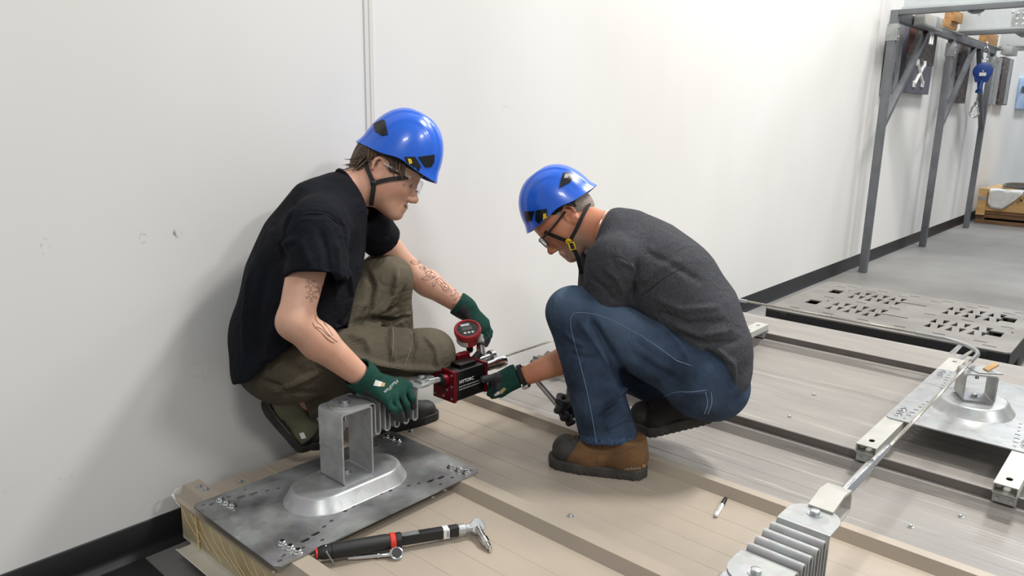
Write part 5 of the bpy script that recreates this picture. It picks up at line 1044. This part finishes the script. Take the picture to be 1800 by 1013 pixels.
g2, bg2 = glove('glove', atc(820, 544, 2.65), J['elL'], [atc(853, 566, 2.665), atc(853, 573, 2.645), atc(848, 579, 2.625), atc(842, 583, 2.612)],
    [[atc(861, 584, 2.66), atc(857, 601, 2.645)], [atc(860, 590, 2.64), atc(854, 606, 2.62)], [atc(856, 595, 2.62), atc(849, 610, 2.60)], [atc(849, 597, 2.60), atc(842, 611, 2.585)]], [atc(824, 556, 2.63), atc(822, 588, 2.64), atc(826, 615, 2.615)], M1, 0.040, CR * 0.5 + CU * 0.6 + CF * 0.5,
    coat=lambda C, Nf, al, tp, bl: (tp < 0.03) | ((Nf @ unit(CU * 0.8 + CR * 0.5)) < 0.25) & (al > -0.01), label='green knit glove with black coated palm')
# --- shoes
heelR = atc(457, 710, 2.26); toeR = V(1.235, 1.955, 0.20); fR = unit(toeR - heelR); upR = unit(CR * 0.75 + CU * 0.45)
mk1 = lambda C: np.where((C[:, 0] > 0.175) | (C[:, 2] < 0.03), 1, 0)
s1, so1, bs1, _ = shoe('shoe', heelR, fR, upR, M1, ['shoe_olive', 'shoe_black', 'shoe_sole'], 0.285, bend=0.75, label='worn olive and black skate shoe with raised heel', mask=mk1, ankle=None)
for px in ([(498, 702), (505, 722), (492, 738)], [(500, 700), (520, 740), (537, 765)], [(468, 707), (490, 740), (510, 764)]): seam('shoe_stitching', bs1, px, 0.0010, 'stitch_olive', s1)
patch('check_tag', bs1, [(526, 762), (534, 760), (538, 770), (530, 772)], 'label_white', s1, 0.0008, 2.0)
heelL = V(1.50, 1.985, PAN + 0.001); s2, so2, bs2, _ = shoe('shoe', heelL, V(1, -0.19, 0), V(0, 0, 1), M1, ['shoe_black', 'shoe_black', 'shoe_black'], 0.285, label='black shoe flat on the deck', mask=mk1)
tag(MB().tube([J['anR'] + (heelR - J['anR']) * 0.0, J['anR'] * 0.5 + heelR * 0.5 + fR * 0.05], [0.042, 0.040], 16).build('sock', 'shoe_black', M1))
tag(MB().tube([J['anL'] + V(0, 0, 0.02), V(1.57, 1.972, PAN + 0.07)], [0.042, 0.040], 16).build('sock', 'shoe_black', M1))
# --- hair
hp = []; hd_ = lambda *q: xf(V(*q), R1, h1o)
for p in (((-0.055, 0, 0.045), (0.052, 0.072, 0.05)), ((-0.065, 0, 0.0), (0.042, 0.062, 0.05)), ((-0.05, 0, -0.045), (0.032, 0.055, 0.035)), ((0.0, 0, 0.045), (0.075, 0.079, 0.028))): hp.append(ell(p[0], p[1], k=0.02))
hp += [ell((0.035, s * 0.062, 0.022), (0.022, 0.014, 0.03), k=0.01) for s in (1, -1)]; hp += [ell((-0.004, s * 0.085, -0.002), (0.022, 0.016, 0.034), k=0.006, op='cut') for s in (1, -1)]
Vq, Fq = sdf(hp, 0.004, noise=[(0.002, 120, 160, 30, 0), (0.0015, -60, 220, 90, 1)]); hr = to_obj('hair', xf(Vq, R1, h1o), Fq, ['hair_brown'], M1); tag(hr, 'shaggy dark brown hair showing below the helmet')
mb = MB(); rs = random.Random(5)
for k in range(230):
    y = rs.uniform(-0.075, 0.075); z = rs.uniform(-0.075, 0.04); x = -0.085 + 0.4 * abs(y) - 0.15 * abs(z) + rs.uniform(0, 0.015); L_ = rs.uniform(0.035, 0.075); out = rs.uniform(-0.3, 1.3)
    p0 = V(x, y, z); d0 = unit(V(-0.35, y * 4, -0.9)); p1 = p0 + d0 * L_ * 0.5; p2 = p1 + unit(d0 + V(-out, y * 3, 0.35 * out)) * L_ * 0.5
    mb.tube([xf(q, R1, h1o) for q in (p0, p1, p2)], [0.0032, 0.0026, 0.0006], 5)
for k in range(60):
    s = rs.choice((-1, 1)); x = rs.uniform(-0.06, 0.06); p0 = V(x, s * 0.078, 0.045); L_ = rs.uniform(0.025, 0.05); p1 = p0 + V(0.2 * L_, s * 0.004, -0.6 * L_); p2 = p1 + V(0.5 * L_ * rs.uniform(-0.6, 1), s * 0.002, -0.4 * L_)
    if -0.03 < x < 0.02: continue
    mb.tube([xf(q, R1, h1o) for q in (p0, p1, p2)], [0.0028, 0.0024, 0.0006], 5)
tag(mb.build('hair_strands', 'hair_brown', hr, ang=80), kind='stuff')
mb = MB(); bvl = bvh_of(Vh, Fh)
for k in range(130):
    y = rs.uniform(-0.026, 0.026); z = rs.uniform(-0.060, -0.053) - abs(y) * 0.22; hq = bvl.ray_cast(Vector((0.2, y, z)), Vector((-1, 0, 0)))
    if hq[0] is not None: p0 = np.array(hq[0]); mb.tube([xf(p0 - V(0.001, 0, 0), R1, h1o), xf(p0 + V(0.0015, y * 0.15, -0.006), R1, h1o)], [0.0007, 0.0003], 4)
tag(mb.build('moustache', 'hair_brown', M1, ang=80), 'thin brown moustache')
def brow(R, o, par, m_):
    mb = MB()
    for s in (1, -1):
        for k in range(34): t = k / 33; p0 = V(0.0985 - 0.014 * t * t, s * (0.014 + 0.034 * t), 0.024 + 0.006 * math.sin(2.4 * t)); mb.tube([xf(p0, R, o), xf(p0 + V(0.001, s * 0.006, 0.003), R, o)], [0.0012, 0.0006], 4)
    return mb.build('eyebrows', m_, par, ang=80)
def eyes(R, o, par):
    for s in (1, -1):
        MB().lathe(xf(V(0.0815, s * 0.031, 0.004), R, o), R @ unit(V(1, 0, -0.35)), [(0.0118, 0.0), (0.0115, 0.004), (0.0095, 0.0085), (0.006, 0.0118), (0.001, 0.0130)], 14).build('eye', 'eye_white', par)
        MB().lathe(xf(V(0.0815, s * 0.031, 0.004), R, o) + R @ unit(V(1, 0, -0.35)) * 0.0122, R @ unit(V(1, 0, -0.35)), [(0.0055, 0), (0.0045, 0.0009), (0.001, 0.0012)], 12).build('iris', 'eye_dark', par)
brow(R1, h1o, M1, 'hair_brown'); eyes(R1, h1o, M1)
# --- clear safety glasses
gl = empty('glasses'); gl.parent = M1; tag(gl, 'clear wraparound safety glasses')
for s in (1, -1):
    mb = MB(); vs = []; n, m_ = 12, 6
    for i in range(n + 1):
        for j in range(m_ + 1): u = i / n; v = j / m_; a = u * 1.15; vs.append(xf(V(0.121 - 0.052 * (1 - math.cos(a * 1.25)), s * (0.010 + 0.062 * math.sin(a)), 0.020 - 0.034 * v + 0.004 * math.sin(3 * u)), R1, h1o))
    fs = [(i * (m_ + 1) + j, (i + 1) * (m_ + 1) + j, (i + 1) * (m_ + 1) + j + 1, i * (m_ + 1) + j + 1) for i in range(n) for j in range(m_)]
    mb.add(vs, fs); lo_ = mb.build('lens', 'lens_clear', gl, ang=80); sm_ = lo_.modifiers.new('t', 'SOLIDIFY'); sm_.thickness = 0.0018
    MB().tube([xf(V(*q), R1, h1o) for q in ((0.088, s * 0.067, 0.016), (0.05, s * 0.079, 0.018), (0.0, s * 0.083, 0.022))], 0.0022, 6, flat=1.6).build('temple_arm', 'wrap', gl)
# --- helmet
He1, bvH1, RH1 = helmet(R1, h1o, 'blue safety helmet worn by the worker in black', tilt=-math.radians(4), sc=0.93, off=(0.018, 0, 0.006), top=0.224)
patch('rear_vent', bvH1, [(657, 219), (672, 211), (677, 213), (682, 237), (672, 239), (660, 232)], 'frame_black', He1, 0.003); 
patch('front_clip', bvH1, [(735, 276), (763, 272), (762, 285), (757, 294), (747, 294)], 'frame_black', He1, 0.003)
patch('side_clip', bvH1, [(711, 276), (729, 276), (739, 293), (731, 310), (722, 300), (718, 293)], 'frame_black', He1, 0.004); patch('clip_dot', bvH1, [(716, 279), (722, 280), (724, 287), (719, 289)], 'yellow', He1, 0.0055, 2.0)
bvA1 = bv1h
jn = (657, 322)
strap_on('chin_strap', bvA1, [(718, 312), (700, 314), (682, 316), (665, 320), (657, 323)], 0.012, 'strap_black', He1, 0.006)
strap_on('nape_strap', bvA1, [(640, 268), (644, 290), (650, 308), (657, 322)], 0.012, 'strap_black', He1, 0.010)
strap_on('jaw_strap', bvA1, [(657, 320), (655, 335), (652, 352), (652, 368)], 0.014, 'strap_black', He1, 0.008)
hj = hits(bvA1, [(656, 322), (658, 322)], 2); MB().lathe(hj[0][0] + hj[0][1] * 0.006, hj[0][1], [(0.010, 0), (0.010, 0.003), (0.007, 0.005)], 14).build('strap_button', 'frame_black', He1)
# --- tattoos (ink lines lying on the skin)
def flower(cx, cy, r, name='tattoo'):
    for k in range(5):
        a = 2 * math.pi * k / 5 + 0.3; pts = [(cx + r * (0.25 * math.cos(a) + q * math.cos(a + w_)), cy + r * (0.25 * math.sin(a) + q * math.sin(a + w_))) for q, w_ in ((0, 0), (0.45, 0.5), (0.8, 0.25), (0.85, 0), (0.8, -0.25), (0.45, -0.5), (0, 0))]
        seam(name, bv1b, pts, 0.0009, 'ink', bd, 0.0002, 0.4)
for q in ((546, 502, 9), (563, 511, 8), (547, 521, 9)): flower(*q)
for px in ([(557, 551), (553, 558), (556, 566), (566, 573), (572, 583), (584, 596), (593, 602)], [(549, 567), (552, 574), (563, 583), (570, 590), (580, 600), (588, 603)], [(560, 558), (566, 562), (570, 570), (577, 577), (585, 590)], [(556, 575), (566, 578), (574, 588), (580, 592)], [(566, 586), (574, 596), (584, 602)], [(570, 560), (568, 566), (574, 573)]): seam('tattoo', bv1b, px, 0.0014, 'ink_soft', bd, 0.0002, 0.3)
for (cx, cy, an, ln, wd_) in ((730, 461, 0.1, 9, 3.5), (740, 466, 0.9, 8, 4), (743, 472, 0.3, 6, 3), (752, 476, 0.6, 8, 4.5), (757, 483, 0.4, 10, 4.5), (752, 489, -0.15, 11, 3.5), (764, 497, 1.9, 7, 3), (775, 497, 0.8, 10, 5), (782, 504, 0.7, 9, 5), (786, 510, 0.2, 8, 4), (797, 515, 2.2, 7, 3.5), (802, 521, 2.0, 7, 3), (812, 524, 0.6, 5, 3), (799, 537, 0.3, 4, 2.5), (804, 540, 1.2, 4, 2.5)):
    c, s = math.cos(an), math.sin(an); loop = [(cx + c * ln * math.cos(a) - s * wd_ * math.sin(a), cy + s * ln * math.cos(a) + c * wd_ * math.sin(a)) for a in np.linspace(0, 2 * math.pi, 11)]
    seam('tattoo', bv1b, loop, 0.0010, 'ink', bd, 0.0002, 0.3); seam('tattoo', bv1b, [(cx - c * ln, cy - s * ln), (cx + c * ln, cy + s * ln)], 0.0010, 'ink_soft', bd, 0.0002, 0.3)

# ------------------------------------------------------------------ worker on the right
M2 = tag(empty('person'), 'crouching worker in charcoal t-shirt and blue jeans gripping the tensioner, wearing blue helmet and glasses', 'person')
K2 = dict(pel=atc(1240, 648, 2.42), hipL=atc(1226, 652, 2.33), hipR=atc(1225, 640, 2.50), knL=atc(1008, 550, 2.36), anL=atc(1069, 762, 2.375), knR=atc(1075, 642, 2.72), anR=atc(1212, 706, 2.50),
          shL=atc(1082, 462, 2.31), elL=atc(1045, 612, 2.48), wrL=atc(924, 661, 2.50), shR=atc(1060, 440, 2.58), elR=atc(1045, 560, 2.70), wrR=atc(1012, 690, 2.62), neck=atc(1072, 408, 2.44))
fw2 = unit(V(-0.66, 0.75, 0)); lf2 = unit(V(-0.75, -0.66, 0))
h2o = atc(998, 384, 2.50); pt = math.radians(46); h2f = unit(-CR * math.cos(pt) - CU * math.sin(pt) + CF * 0.03); R2_ = basis(h2f, CU * math.cos(pt) - CR * math.sin(pt))
nk2 = R2_.T @ (K2['neck'] - h2o); Vh2, Fh2 = make_head(nk2, 0.070); at2 = head_attrs(Vh2, 0.85, 0.7); Wh2 = xf(Vh2, R2_, h2o)
body = arm(K2['shL'], K2['elL'], K2['wrL'], 1.02) + arm(K2['shR'], K2['elR'], K2['wrR'], 1.0)
ch2 = atc(1120, 450, 2.44); mi2 = atc(1190, 540, 2.43)
body += [cone(K2['neck'], ch2, 0.066, 0.10, side=lf2, w=1.3, k=0.04), cone(ch2, mi2, 0.11, 0.115, side=lf2, w=1.25, k=0.04), cone(mi2, K2['pel'], 0.115, 0.11, side=lf2, w=1.2, k=0.04)]
for s in 'RL': body += [cone(K2['hip' + s], K2['kn' + s], 0.07, 0.055, k=0.03), cone(K2['kn' + s], K2['an' + s], 0.05, 0.036, k=0.03)]
Vb2, Fb2 = sdf(body, 0.006); Vb2 = relax(Vb2, Fb2, 1, 0.5)
att = {k_: np.concatenate([v_, np.zeros(len(Vb2))]) for k_, v_ in at2.items()}
bd2 = to_obj('body', np.concatenate([Wh2, Vb2]), np.concatenate([Fh2, Fb2 + len(Wh2)]), ['skin_older'], M2, attr=att); bv2h = bvh_of(Wh2, Fh2); bv2b = bvh_of(Vb2, Fb2)
# --- shirt
shp = []; secs = [((1262, 655), 0.098, 2.42, 1.5), ((1246, 612), 0.122, 2.42, 1.42), ((1215, 555), 0.142, 2.43, 1.32), ((1172, 497), 0.150, 2.44, 1.28), ((1128, 452), 0.128, 2.44, 1.35), ((1095, 420), 0.083, 2.44, 1.5), ((1075, 408), 0.070, 2.44, 1.2)]
cuL = atc(1062, 528, 2.37); dL = unit(K2['elL'] - K2['shL']); cuR = K2['shR'] * 0.45 + K2['elR'] * 0.55; dR = unit(K2['elR'] - K2['shR'])
shp += [cone(K2['shL'], cuL + dL * 0.03, 0.080, 0.078, k=0.04), cone(K2['shR'], cuR + dR * 0.03, 0.075, 0.072, k=0.04), cone(atc(1090, 425, 2.38), K2['shL'], 0.05, 0.075, k=0.05), cone(atc(1080, 420, 2.5), K2['shR'], 0.05, 0.07, k=0.05)]
shp += [halfloc(cuL, dL, 0.12), cone(cuL - dL * 0.03, cuL + dL * 0.1, 0.064, 0.066, k=0.003, op='cut'), halfloc(cuR, dR, 0.12)]
for (a, ra, ca, wa_), (b_, rb, cb, wb_) in zip(secs[:-1], secs[1:]): shp.append(cone(atc(*a, ca), atc(*b_, cb), ra, rb, side=lf2, w=(wa_ + wb_) / 2, k=0.05))
shp += [halfloc(atc(1275, 690, 2.42), -CU * 0.93 - CR * 0.36, 0.35)]
nkd = unit(h2o - K2['neck']); shp += [halfloc(K2['neck'] + nkd * 0.010, nkd, 0.13), cone(K2['neck'], K2['neck'] + nkd * 0.15, 0.072, 0.072, k=0.004, op='cut')]
Vs_, Fs_ = sdf(shp, 0.0052, noise=[(0.0014, 20, 24, 12, 0.2), (0.001, -35, 22, 30, 1.3)]); Vs_ = relax(Vs_, Fs_, 2, 0.5)
Vs_ = strokes(Vs_, Fs_, [([(1122, 455), (1118, 490), (1112, 530)], 0.009, -0.008), ([(1085, 455), (1112, 470), (1118, 505)], 0.006, 0.004), ([(1140, 520), (1200, 545), (1265, 540)], 0.010, 0.005), ([(1150, 545), (1210, 570), (1280, 565)], 0.010, -0.006), ([(1180, 570), (1230, 590), (1290, 580)], 0.009, 0.006), ([(1200, 590), (1245, 605), (1298, 600)], 0.008, -0.006), ([(1215, 615), (1250, 640), (1255, 675)], 0.008, 0.009), ([(1235, 612), (1268, 640), (1272, 680)], 0.008, -0.010), ([(1255, 610), (1288, 640), (1292, 680)], 0.008, 0.008), ([(1130, 440), (1190, 470), (1240, 500)], 0.012, -0.004), ([(1060, 470), (1085, 490), (1095, 520)], 0.008, 0.004), ([(1040, 490), (1060, 505), (1080, 530)], 0.008, -0.004), ([(1120, 500), (1160, 470), (1200, 455)], 0.012, 0.004)])
tee2 = to_obj('t_shirt', Vs_, Fs_, ['tee_grey'], M2); tag(tee2, 'charcoal heather short-sleeved t-shirt'); bvt2 = bvh_of(Vs_, Fs_)
for px in ([(1076, 449), (1092, 450), (1108, 462), (1117, 485), (1114, 520)], [(1128, 520), (1180, 480), (1205, 470)]): seam('stitching', bvt2, px, 0.0013, 'strap_black', tee2)
cr = []
for a in np.linspace(0, 2 * math.pi, 28, endpoint=False):
    t1_ = unit(np.cross(nkd, V(0, 0, 1))); t2_ = np.cross(nkd, t1_); cr.append(K2['neck'] + nkd * 0.006 + (t1_ * math.cos(a) + t2_ * math.sin(a)) * 0.074)
MB().tube(cr, 0.005, 8, closed=True).build('collar', 'tee_grey', tee2)
# --- jeans
tr = [ell(K2['pel'] - V(0, 0, 0.035), (0.115, 0.165, 0.118), basis(fw2, V(0, 0, 1)), k=0.05), cone(K2['hipL'], K2['knL'], 0.108, 0.080, k=0.05), cone(K2['hipR'], K2['knR'], 0.095, 0.078, k=0.05), cone(K2['knL'], K2['anL'] + V(0, 0, 0.0), 0.080, 0.088, k=0.03), cone(K2['knR'], K2['anR'], 0.072, 0.062, k=0.03), cone(atc(1225, 672, 2.36), atc(1262, 680, 2.40), 0.098, 0.095, k=0.05)]
axl = unit(K2['anL'] - K2['knL']); tr += [halfloc(K2['anL'] - V(0, 0, 0.025), -CU + CR * 0.04, 0.15), cone(K2['anL'] - axl * 0.03, K2['anL'] + axl * 0.1, 0.074, 0.08, k=0.003, op='cut'), halfloc(K2['anR'] * 0.93 + K2['knR'] * 0.07, unit(K2['anR'] - K2['knR']), 0.13)]
Vt, Ft = sdf(tr, 0.0052, noise=[(0.0012, 26, 20, 18, 0.5), (0.001, -32, 26, 20, 1.4)]); Vt = relax(Vt, Ft, 2, 0.5)
Vt = strokes(Vt, Ft, [([(1035, 555), (1060, 600), (1085, 640)], 0.012, -0.010), ([(1015, 560), (1045, 600), (1075, 655)], 0.010, 0.006), ([(1088, 640), (1110, 665), (1150, 690)], 0.010, -0.006), ([(1060, 720), (1090, 690), (1105, 680)], 0.008, 0.008), ([(1050, 740), (1085, 715), (1115, 705)], 0.008, -0.007), ([(1060, 755), (1095, 738), (1120, 735)], 0.007, 0.006), ([(990, 580), (1010, 600), (1030, 610)], 0.008, 0.005), ([(1000, 620), (1030, 630), (1055, 625)], 0.008, -0.004), ([(1120, 590), (1160, 615), (1200, 640)], 0.012, 0.004), ([(1110, 620), (1150, 650), (1190, 670)], 0.014, -0.005), ([(1180, 700), (1210, 690), (1250, 690)], 0.008, 0.004), ([(1150, 560), (1190, 600), (1215, 640)], 0.010, 0.004)], 2.2)
Cc = Vt[Ft].mean(1); hemm = (((Cc - K2['anL']) @ unit(CU)) < 0.0) & (np.linalg.norm(Cc - K2['anL'], axis=1) < 0.13)
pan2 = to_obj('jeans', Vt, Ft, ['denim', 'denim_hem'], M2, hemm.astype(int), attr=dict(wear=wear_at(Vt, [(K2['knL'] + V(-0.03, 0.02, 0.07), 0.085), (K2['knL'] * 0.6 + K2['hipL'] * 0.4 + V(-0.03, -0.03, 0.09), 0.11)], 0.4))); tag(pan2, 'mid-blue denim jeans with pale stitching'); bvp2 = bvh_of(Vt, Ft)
for px in ([(1189, 634), (1150, 605), (1113, 582), (1070, 560), (1039, 551), (1015, 549), (1004, 554), (1002, 572), (1010, 605), (1019, 636), (1030, 680), (1036, 706), (1043, 745), (1049, 778)], [(1160, 701), (1187, 688), (1215, 690), (1241, 686)], [(1240, 690), (1245, 710), (1238, 728)], [(1250, 690), (1252, 708), (1244, 728)], [(1189, 634), (1215, 643)]): seam('seam_stitching', bvp2, px, 0.0012, 'stitch_blue', pan2)
# --- gloves
g3, bg3 = glove('glove', atc(901, 664, 2.486), K2['elL'], [atc(880, 662, 2.475), atc(877, 672, 2.468), atc(876, 682, 2.465), atc(880, 690, 2.47)],
    [[atc(866, 664, 2.50), atc(862, 672, 2.55)], [atc(864, 676, 2.49), atc(858, 684, 2.54)], [atc(865, 687, 2.48), atc(860, 693, 2.53)], [atc(870, 695, 2.48), atc(866, 697, 2.52)]], [atc(902, 658, 2.465), aty(872, 664, 1.578), aty(849, 667, 1.586)], M2, 0.036, -CF,
    coat=lambda C, Nf, al, tp, bl: (np.linalg.norm(C - aty(856, 667, 1.582), axis=1) < 0.052) | ((Nf @ CF) > 0.25) & (al > 0), label='green knit glove with black thumb over the tensioner', palm_r=0.023, cuff=0.018)
for px, m_ in (([(877, 689), (886, 681), (890, 684), (881, 693)], 'tan_pad'), ([(868, 694), (876, 688), (879, 692), (871, 697)], 'label_white')): patch('glove_badge', bg3, px, m_, g3, 0.0008, 2.0)
g4, bg4 = glove('glove', atc(1014, 694, 2.62), K2['elR'], [atc(1000, 700, 2.58), atc(1000, 710, 2.58), atc(1002, 720, 2.58), atc(1005, 729, 2.58)],
    [[atc(984, 697, 2.56), atc(981, 706, 2.53), atc(990, 709, 2.52)], [atc(982, 714, 2.555), atc(979, 722, 2.525), atc(989, 724, 2.515)], [atc(988, 728, 2.55), atc(990, 735, 2.52), atc(999, 733, 2.515)], [atc(998, 738, 2.55), atc(1000, 744, 2.53), atc(1007, 742, 2.52)]], [atc(1008, 700, 2.60), atc(994, 712, 2.53), atc(982, 721, 2.51)], M2, 0.036, CF * 0.8 - CR * 0.3,
    coat=lambda C, Nf, al, tp, bl: (al > 0.0), label='black coated glove gripping the ratchet handle')
# wrist watch
wx = unit(K2['elL'] - K2['wrL']); wc = atc(918, 661, 2.497); t1_ = unit(np.cross(wx, V(0, 0, 1))); t2_ = np.cross(wx, t1_)
wt = empty('wrist_watch'); wt.parent = M2
ribbon('watch_strap', [wc + (t1_ * math.cos(a) + t2_ * math.sin(a)) * 0.0375 for a in np.linspace(0, 2 * math.pi, 25)], 0.016, 'strap_black', wt, [(t1_ * math.cos(a) + t2_ * math.sin(a)) for a in np.linspace(0, 2 * math.pi, 25)])
dn = unit(-CU * 0.9 - CF * 0.3); dn = unit(dn - wx * (dn @ wx)); MB().lathe(wc + dn * 0.036, dn, [(0.015, 0), (0.016, 0.003), (0.014, 0.008), (0.012, 0.009)], 18).build('watch_case', 'chrome', wt)
# --- boots
hl = atz(1136, 838, PAN) ; tl = atz(967, 812, PAN); fb = unit(V(*(tl - hl))); fb[2] = 0; fb = unit(fb)
mkb = lambda C: np.where(C[:, 0] - 0.5 * (0.10 - C[:, 2]) > 0.195, 1, 0)
b1, bso, bbv, pl_ = shoe('boot', hl + V(0, 0, 0.001), fb, V(0, 0, 1), M2, ['boot_brown', 'boot_sole', 'boot_sole'], np.linalg.norm(tl - hl) * 1.0, shaft=0.118, label='brown leather work boot with dark rubber toe guard', heavy=True, mask=mkb)
for px in ([(1003, 768), (1020, 790), (1040, 798), (1080, 800), (1110, 790), (1130, 775)], [(1060, 785), (1050, 800), (1048, 815)]): seam('boot_stitching', bbv, px, 0.0008, 'wood_dark', b1)
mb = MB()
for k, (x, y) in enumerate(((1005, 768), (1012, 766), (1019, 765), (1026, 765))):
    H = hits(bbv, [(x - 4, y + 6), (x, y), (x + 7, y - 2)], 3)
    if len(H) > 1: mb.tube([p + n_ * 0.002 for p, n_ in H], 0.0018, 6)
if mb.v: mb.build('laces', 'wood_dark', b1, ang=80)
text_mesh('boot_lettering', 'carhartt', 0.017, 'label_white', b1, None, bend=lambda p: (lambda h: np.array(h[0]) + np.array(h[1]) * 0.0012 if h[0] is not None else hl)(bbv.ray_cast(Vector(CAM), Vector(unit(ray(1112 + p[0] * 520, 823.5 - p[1] * 420 - p[0] * 30))))))
patch('boot_logo', bbv, [(1129, 818), (1134, 816), (1135, 822), (1130, 824)], 'red_ring' if False else 'tan_pad', b1, 0.0008, 2.0)
ballR = V(2.16, 1.225, PAN + 0.004); heelRr = atc(1258, 738, 2.44); fb2 = unit(atc(1150, 762, 2.52) - heelRr)
b2, bso2, bbv2, _ = shoe('boot', heelRr, fb2, unit(CU + CR * -0.3), M2, ['boot_dark', 'boot_sole', 'boot_sole'], 0.30, bend=0.4, shaft=0.12, label='dark work boot resting on its toes with heel raised', heavy=True, mask=mkb)
# --- cropped hair
hp = [ell((-0.006, 0, 0.050), (0.0985, 0.0775, 0.084), k=0.01), ell((-0.045, 0, 0.0), (0.058, 0.068, 0.06), k=0.03)]
hp += [half((0, 0, -0.028), (0.1, 0, -1)), half((0.052, 0, 0), (1, 0, -0.25))] + [ell((0.0, s * 0.085, -0.004), (0.028, 0.022, 0.036), k=0.006, op='cut') for s in (1, -1)]
Vq, Fq = sdf(hp, 0.004); hr2 = to_obj('hair', xf(Vq, R2_, h2o), Fq, ['hair_grey'], M2); tag(hr2, 'closely cropped greying hair')
brow(R2_, h2o, M2, 'hair_grey'); eyes(R2_, h2o, M2)
# --- black framed glasses
gl2 = empty('glasses'); gl2.parent = M2; tag(gl2, 'black framed rectangular glasses')
for s in (1, -1):
    ring = [(0.118 - 0.010 * ((abs(y) - 0.008) / 0.055) ** 2, y, z) for y, z in [(s * 0.010, 0.016), (s * 0.03, 0.019), (s * 0.055, 0.018), (s * 0.063, 0.012), (s * 0.060, -0.008), (s * 0.05, -0.016), (s * 0.022, -0.016), (s * 0.012, -0.008)]]
    MB().tube([xf(V(*q), R2_, h2o) for q in ring], 0.0024, 6, closed=True).build('rim', 'frame_black', gl2)
    mb = MB(); mb.add([xf(V(*q), R2_, h2o) for q in ring] + [xf(V(q[0] - 0.0015, q[1], q[2]), R2_, h2o) for q in ring], [tuple(range(8)), tuple(range(15, 7, -1))] + [(i, (i + 1) % 8, 8 + (i + 1) % 8, 8 + i) for i in range(8)]); mb.build('lens', 'lens_clear', gl2)
    MB().tube([xf(V(*q), R2_, h2o) for q in ((0.108, s * 0.063, 0.012), (0.085, s * 0.072, 0.013), (0.04, s * 0.078, 0.015), (-0.004, s * 0.082, 0.020))], 0.0022, 6, flat=1.7).build('temple_arm', 'frame_black', gl2)
MB().tube([xf(V(*q), R2_, h2o) for q in ((0.118, 0.010, 0.012), (0.121, 0, 0.014), (0.118, -0.010, 0.012))], 0.0022, 6).build('bridge', 'frame_black', gl2)
# --- helmet
He2, bvH2, RH2 = helmet(R2_, h2o, 'blue safety helmet with yellow buckle worn by the worker in charcoal', tilt=math.radians(11), sc=0.95, off=(-0.002, 0, -0.008))
patch('rear_vent', bvH2, [(990, 304), (1003, 305), (1009, 311), (1002, 321), (983, 331), (986, 317)], 'frame_black', He2, 0.003); patch('vent_mark', bvH2, [(993, 307), (1001, 308), (997, 314), (991, 314)], 'print_grey', He2, 0.0036, 2.0)
patch('front_clip', bvH2, [(922, 372), (940, 371), (935, 388), (927, 390)], 'frame_black', He2, 0.003); patch('side_clip', bvH2, [(943, 370), (961, 367), (962, 378), (953, 396), (942, 388)], 'frame_black', He2, 0.004); patch('clip_dot', bvH2, [(956, 376), (961, 375), (961, 386), (956, 389)], 'yellow', He2, 0.0055, 2.0)
strap_on('chin_strap', bv2h, [(956, 406), (970, 412), (985, 418), (1000, 423)], 0.012, 'strap_black', He2, 0.006)
strap_on('nape_strap', bv2h, [(1040, 352), (1030, 372), (1018, 395), (1008, 412), (1002, 422)], 0.012, 'strap_black', He2, 0.010)
strap_on('rear_cradle', bv2h, [(990, 358), (1010, 362), (1030, 352), (1040, 346)], 0.016, 'strap_black', He2, 0.009)
hj = hits(bv2h, [(1000, 422), (1002, 424)], 2)
jp = hj[0][0] + hj[0][1] * 0.008; jn_ = hj[0][1]
MB().lathe(jp, jn_, [(0.011, 0), (0.011, 0.003), (0.008, 0.005)], 14).build('strap_button', 'yellow', He2)
bk0 = atc(1002, 430, 2.40) ; cpt = (CAM - jp); dpt = jp @ CF - CAM @ CF
ws = [atc(1002, 424, dpt - 0.004), atc(1005, 434, dpt - 0.008), atc(1012, 444, dpt - 0.006), atc(1016, 455, dpt), atc(1020, 470, dpt + 0.01), atc(1022, 482, dpt + 0.02)]
ribbon('strap_tail', ws, 0.014, 'strap_black', He2, -CF)
bx_ = [atc(999, 428, dpt - 0.012), atc(1008, 426, dpt - 0.012), atc(1012, 438, dpt - 0.012), atc(1003, 440, dpt - 0.012)]; MB().tube(bx_, 0.0028, 6, closed=True).build('buckle', 'yellow', He2)
cn = [K2['neck'] + nkd * 0.018 + (t1 * math.cos(a) + t2 * math.sin(a)) * 0.0715 for t1 in [unit(np.cross(nkd, V(0, 0, 1)))] for t2 in [np.cross(nkd, t1)] for a in np.linspace(0, 2 * math.pi, 40, endpoint=False)]
MB().tube(cn, 0.0014, 6, closed=True).build('neck_chain', 'chain', M2)
# --- ratchet in his right hand
RW = tag(empty('ratchet_wrench'), 'chrome ratchet wrench handle held in the black glove behind his knee', 'ratchet')
r0, r1 = atc(926, 650, 2.535), atc(996, 730, 2.535)
MB().tube([r0, r0 * 0.9 + r1 * 0.1, r0 * 0.4 + r1 * 0.6, r1], [0.007, 0.0085, 0.0095, 0.0105], 12).build('handle', 'steel', RW)
MB().lathe(r0, unit(V(1, 0, 0.2)), [(0.016, -0.012), (0.019, -0.010), (0.019, 0.008), (0.015, 0.010)], 18).build('ratchet_head', 'chrome', RW)
